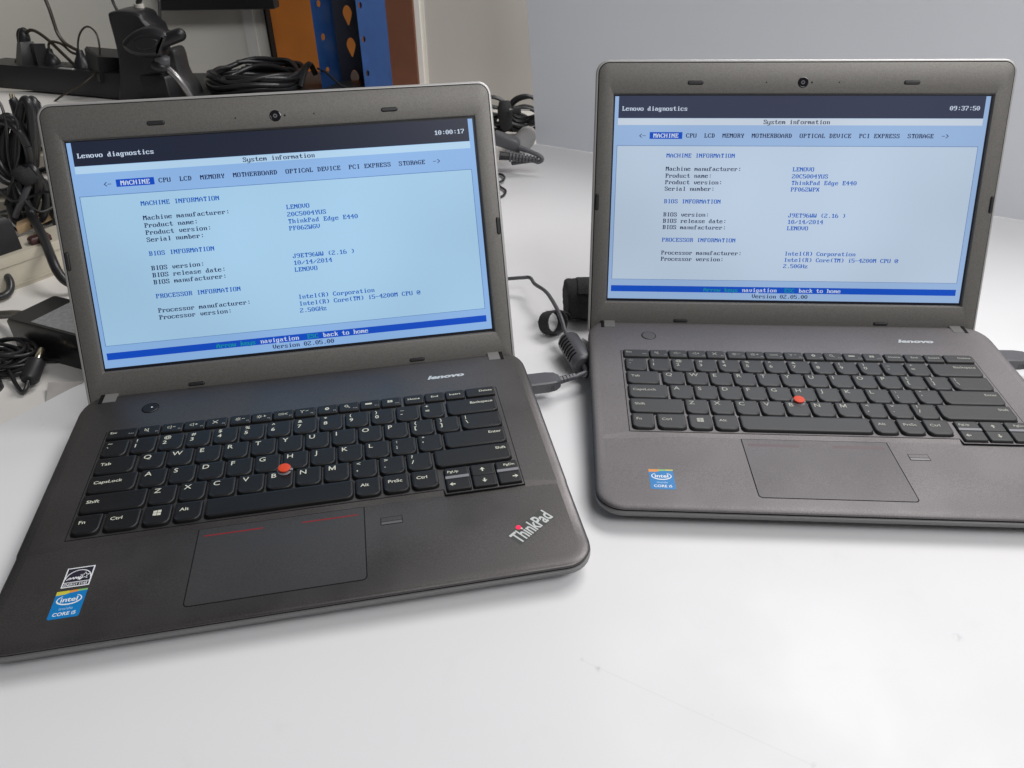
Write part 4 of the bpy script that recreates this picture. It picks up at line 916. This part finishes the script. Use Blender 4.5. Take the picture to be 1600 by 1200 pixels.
a = atz(-12, 404, zt); bq = atz(35, 388, zt)
mb = MB(); e1 = bq - a; n1 = Vector((-e1.y, e1.x, 0)).normalized()*32; P4 = [a, bq, bq + n1, a + n1]; cen = sum(P4, Vector())/4
mb.loft([P4, [p + Vector((0, 0, 30)) + (cen - p)*.02 for p in P4], [p + Vector((0, 0, 36)) + (cen - p)*.22 for p in P4]], 'plastic'); rooted(mb, 'body', root)
mb = MB(); mb.tube([cen + Vector((-6, 0, 36)), cen + Vector((-10, 2, 48)), cen + Vector((-30, 6, 56)), cen + Vector((-80, 10, 40))], 3, 'cable', 8); rooted(mb, 'cord', root)
# cardboard strip and small scraps behind/on the duct
mb = MB(); a = atz(22, 372, zt); bq = atz(92, 340, zt); mb.obox(a + Vector((0, 10, 0)), bq - a, Vector((-8, 16, 0)), Vector((0, 0, 9)), 'card', .4); tag(mb.build('cardboard_strip', None), 'tan cardboard strip lying along the top of the cream duct', 'cardboard')
mb = MB(); a = atz(50, 384, zt); mb.obox(a, Vector((14, 18, 0)), Vector((-9, 8, 0)), Vector((0, 0, 7)), 'maroon', 2); tag(mb.build('connector_block', None), 'small dark red connector lying on the cream duct beside the thick cord', 'connector')

# tangled bundle of thick cords with a cord dropping behind the laptop
root = bundle_root = empty('cord_bundle', at(36, 320, 850)); tag(root, 'bundle of thick black cords tied in loops, one end dropping behind the left laptop', 'cable bundle')
YB = 850
mb = MB()
def loop(cu, cv, ru, rv, yb, rad, tilt=0.0, n=16, wob=4):
    pts = []
    for i in range(n + 1):
        t = 2*math.pi*i/n; u = ru*math.cos(t); v = rv*math.sin(t)
        pts.append(at(cu + u*math.cos(tilt) - v*math.sin(tilt), cv + u*math.sin(tilt) + v*math.cos(tilt), yb + wob*math.sin(t*2 + cu)))
    mb.tube(pts, rad, 'cable', 10, sub=3)
loop(20, 232, 26, 46, 850, 4.6, -.2); loop(12, 238, 32, 50, 842, 4.6, -.35); loop(24, 236, 20, 52, 858, 4.6, -.05)
loop(38, 240, 13, 84, 846, 4.8, .03); loop(44, 232, 12, 76, 856, 4.8, .08); loop(36, 246, 16, 66, 862, 4.4, 0)
loop(46, 308, 26, 42, 850, 4.6, -.15); loop(38, 304, 20, 44, 842, 4.6, .2); loop(56, 310, 18, 40, 858, 4.4, -.45); loop(50, 322, 24, 26, 864, 4.2, .1)
rooted(mb, 'loops', root)
mb = MB(); mb.tube([at(28, 268, 838), at(42, 276, 834), at(54, 270, 838)], [8, 10, 8], 'velcro', 12); mb.tube([at(30, 272, 872), at(42, 276, 876), at(56, 272, 872)], [8, 10, 8], 'velcro', 12); rooted(mb, 'tie', root)
mb = MB(); mb.tube([at(30, 282, 840), at(40, 312, 838), at(52, 340, 832), at(68, 372, 788), at(80, 402, 754), at(90, 424, 740), at(104, 440, 734), at(128, 448, 738)], 5.0, 'cable', 12); rooted(mb, 'cord', root)
mb = MB(); mb.tube([at(24, 338, 836), at(34, 314, 832), at(46, 288, 836)], [3.6, 3.6, 3.6], 'greyplug', 10); rooted(mb, 'cord', root)
mb = MB()
for pts, r_ in (([(-12, 262), (10, 276), (34, 282), (60, 268), (82, 262), (96, 270), (104, 292)], 3.0), ([(-12, 300), (16, 296), (44, 276), (70, 284), (86, 306), (92, 330)], 3.4), ([(-10, 222), (8, 216), (30, 206), (44, 188), (50, 172), (56, 160), (60, 172), (60, 210), (56, 260)], 3.6), ([(92, 300), (80, 320), (84, 346), (98, 366), (112, 372)], 2.6), ([(-12, 338), (12, 330), (30, 336), (52, 328), (70, 336), (96, 330)], 2.2)):
    mb.tube([at(u, v, 866 + 10*math.sin(i*1.7 + r_)) for i, (u, v) in enumerate(pts)], r_, 'cable', 8)
for pts, r_ in (([(-12, 190), (10, 178), (26, 190), (30, 230), (20, 280), (8, 320)], 1.6), ([(-12, 150), (2, 165), (10, 200), (14, 250), (30, 300), (60, 330), (86, 322)], 1.5), ([(66, 170), (74, 200), (70, 240), (78, 280), (96, 310)], 1.6), ([(-12, 362), (10, 352), (30, 360), (48, 352), (60, 358)], 1.8), ([(-12, 284), (20, 314), (52, 306), (78, 300), (100, 318)], 1.7)):
    mb.tube([at(u, v, 834 + 6*math.sin(i*2.1 + r_*9)) for i, (u, v) in enumerate(pts)], r_, 'cable', 8)
rooted(mb, 'tangle', bundle_root)
mb = MB(); mb.tube([at(-14, 196, 900), at(6, 206, 898), at(22, 224, 896), at(16, 232, 896), at(-4, 236, 900), at(-20, 232, 900)], 2.6, 'clear', 8); tag(mb.build('white_lead', None), 'pale lead curving among the black cords at the far left edge', 'cable')
root = empty('jack_plug', at(26, 170, 880)); tag(root, 'black cord end with pale metal tip standing among the cords at far left', 'plug')
mb = MB(); mb.tube([at(30, 186, 880), at(22, 160, 880), at(18, 154, 880)], [5.2, 5, 4], 'plastic', 12); rooted(mb, 'body', root)
mb = MB(); mb.tube([at(20, 156, 880), at(18, 146, 880)], 2.8, 'tip', 10); rooted(mb, 'tip', root)

# big glossy power brick on the bench
HB = 33; c0 = atz(6, 497, HB); c1 = atz(117, 526, HB); c3 = atz(63, 468, HB)
e1 = (c1 - c0); e1.z = 0; e1n = e1.normalized(); n1 = Vector((-e1n.y, e1n.x, 0)); wd = 52
root = empty('laptop_charger', c0 - Vector((0, 0, HB + 3))); tag(root, 'large glossy black charger brick with silvery label, against the left laptop lid', 'charger')
o = Vector((c0.x, c0.y, -2.9)); mb = MB(); mb.obox(o, e1n*118, n1*wd, Vector((0, 0, HB + 2.9)), 'gloss', 3.0); rooted(mb, 'body', root)
mb = MB(); mb.obox(o + e1n*30 + n1*4 + Vector((0, 0, HB + 2.7)), e1n*82, n1*(wd - 10), Vector((0, 0, .5)), 'label', .1); rooted(mb, 'label', root)  # label enlarged and pale, also painting the reflections on the brick's top
mb = MB(); mb.tube([o + e1n*4 + n1*26 + Vector((0, 0, 18)), o - e1n*14 + n1*27 + Vector((0, 0, 22)), o - e1n*40 + n1*32 + Vector((0, 0, 16)), o - e1n*80 + n1*34 + Vector((0, 0, 6))], 4.2, 'cable', 10); rooted(mb, 'cord', root)
# its coiled lead and barrel jack
root = empty('charger_lead', atz(20, 570, -3)); tag(root, 'coiled thin black lead with silver tipped barrel plug in front of the charger brick', 'cable')
mb = MB(); c = atz(10, 572, 0)
for L in range(11):
    r = random.uniform(15, 26); ph = random.random()*6; ox, oy = random.uniform(-7, 7), random.uniform(-5, 6); z0 = 1 + L*1.5
    mb.tube([(c.x + ox + 1.15*r*math.cos(ph + t*.35), c.y + oy + .75*r*math.sin(ph + t*.35), z0 + 2*math.sin(t*.7 + L)) for t in range(19)], 1.7, 'cable', 8, sub=3)
k0 = atz(46, 592, 8); k1 = atz(57, 566, 14); kd = (k1 - k0).normalized()
mb.tube([k0 - kd*2, k0 - kd*12 + Vector((-6, 3, -4)), c + Vector((4, -6, 6)), c + Vector((-12, 8, 10))], 1.8, 'cable', 8)
rooted(mb, 'cord', root)
mb = MB(); mb.tube([k0 - kd*2, k0, k1 - kd*1.5, k1, k1 + kd*.3], [6.2, 7.6, 7.0, 7.4, 6.4], 'rubber', 20, sub=1); rooted(mb, 'plug_grip', root)
mb = MB(); mb.tube([k1, k1 + kd*1.5, k1 + kd*15, k1 + kd*15.6], [3.0, 3.0, 3.0, 2.4], 'tip', 16, sub=1); rooted(mb, 'barrel_tip', root)
mb = MB(); a = atz(62, 562, 0); mb.tube([a, atz(85, 563, 1), atz(110, 558, 1), atz(135, 552, 1)], 1.7, 'cable', 8); tag(mb.build('loose_lead', None), 'single thin black lead running along the foot of the charger brick', 'cable')
# rounded dark thing at the frame's left edge
mb = MB(); c = atz(-46, 626, -3); pts = rrect(-30, 18, -12, 26, 9, 5)
mb.loft([[(c.x + x, c.y + y, -2.9) for x, y in pts], [(c.x + x, c.y + y, 20) for x, y in pts], [(c.x + x*.9 - .6, c.y + y*.9 + .7, 25) for x, y in pts]], 'gloss'); tag(mb.build('rounded_block', None), 'dark rounded plastic block cut off by the left frame edge', 'block')
# loop of cord further back at left edge
mb = MB(); mb.tube([atz(-25, 430, 10), atz(0, 424, 16), atz(14, 436, 12), atz(16, 452, 5), atz(6, 462, 3), atz(-20, 468, 3)], 4.0, 'cable', 10); tag(mb.build('cord_loop', None), 'thick black cord loop at the left frame edge below the cream duct', 'cable')
# sheet of thin clear film by the board edge
mb = MB(); a = [atz(72, 628, -2.2), atz(112, 610, -2.2), atz(132, 596, 1), atz(75, 598, 3)]
M['film'] = mat('grey_film', (0.42, 0.40, 0.38), 0.3, noise=0.1, nscale=60)
mb.loft([a, [p + Vector((0, 0, .4)) for p in a]], 'film'); tag(mb.build('plastic_film', None, smooth=0), 'crinkled scrap of grey film at the white board edge', 'film')

# ------------------------------------------------------------------ things behind the right side of the left lid
root = empty('cable_bundle', atz(800, 214, -3)); tag(root, 'black cables bound with a dark band, at the foot of the backdrop edge', 'cable bundle')
mb = MB(); Y0 = 1330
def loop2(cu, cv, ru, rv, yb, rad, tilt=0.0):
    pts = [at(cu + ru*math.cos(t)*math.cos(tilt) - rv*math.sin(t)*math.sin(tilt), cv + ru*math.cos(t)*math.sin(tilt) + rv*math.sin(t)*math.cos(tilt), yb) for t in (2*math.pi*i/14 for i in range(15))]
    mb.tube(pts, rad, 'cable', 8, sub=3)
for q in ((818, 170, 24, 20, 1330, 3.2, -.3), (824, 168, 26, 16, 1338, 3.2, -.2), (816, 182, 28, 14, 1326, 3.2, .1), (822, 184, 24, 18, 1345, 3.2, .2), (770, 172, 26, 20, 1335, 3.2, .3), (765, 180, 28, 14, 1328, 3.2, .1), (822, 196, 22, 10, 1340, 5, .1), (800, 190, 28, 12, 1350, 5, .1), (770, 192, 28, 12, 1342, 5, .1)): loop2(*q)
rooted(mb, 'loops', root)
mb = MB(); mb.tube([at(788, 158, 1326), at(789, 172, 1322), at(790, 190, 1324), at(791, 198, 1328)], [9, 13, 12, 9], 'velcro', 14); rooted(mb, 'band', root)
mb = MB(); mb.tube([at(802, 172, 1300), at(814, 171, 1300)], 6, 'darkplat', 8); mb.tube([at(796, 171, 1301), at(828, 172, 1301)], 1.2, 'rim', 8); rooted(mb, 'connector', root)
mb = MB(); a = atz(772, 214, 0); mb.obox(atz(745, 206, -3), Vector((98, 6, 0)), Vector((0, 40, 0)), Vector((0, 0, 6)), 'greylight', 1); tag(mb.build('grey_tray', None), 'flat pale tray under the banded cables', 'tray')
root = empty('cord_connector', atz(800, 262, 0)); tag(root, 'grey mains cord connector with ribbed sleeve, lying beside the left lid', 'connector')
YC = 1120
mb = MB()
a = at(776, 214, YC); bq = at(812, 228, YC - 6)
mb.obox(at(770, 226, YC), at(812, 240, YC - 4) - at(770, 226, YC), Vector((2, 24, 0)), Vector((0, 0, 17)), 'greyplug', 4); rooted(mb, 'housing', root)
mb = MB()
for i in range(9): mb.tube([at(796 + i*5.2, 244 + i*.6, YC - 14), at(799 + i*5.2, 244.3 + i*.6, YC - 14)], 8.2 - i*.6, 'greyplug', 14, sub=1)
mb.tube([at(780, 243, YC - 14), at(838, 249, YC - 14)], [6.5, 2.6], 'plastic', 12, sub=1); rooted(mb, 'ribbed_sleeve', root)
mb = MB(); mb.tube([at(812, 231, YC - 8), at(826, 236, YC - 12), at(842, 243, YC - 16), at(847, 249, YC - 18), at(841, 253, YC - 16), at(830, 251, YC - 12), at(800, 255, YC)], [4.2, 3.4, 3.2, 3.2, 3.2, 3.2, 3.2], 'greyplug', 12); rooted(mb, 'cord', root)
mb = MB(); e_ = at(818, 205, 1140); mb.tube([atz(812, 226, 8), atz(824, 212, 10), atz(826, 206, 12)], [18, 16, 10], 'greylight', 12); mb.tube([atz(800, 240, 6), atz(812, 226, 8)], [12, 18], 'greylight', 12); tag(mb.build('grey_adapter', None), 'rounded pale grey adapter behind the ribbed cord connector', 'adapter')
mb = MB(); mb.tube([atz(770, 280, 2), atz(780, 272, 3), atz(788, 276, 4), atz(786, 282, 5), atz(778, 286, 4), atz(782, 292, 3), atz(790, 298, 3), atz(786, 306, 2.4), atz(772, 310, 2)], 1.7, 'cable', 8); tag(mb.build('curled_lead', None), 'thin black lead in small curls peeking past the left lid edge', 'cable')
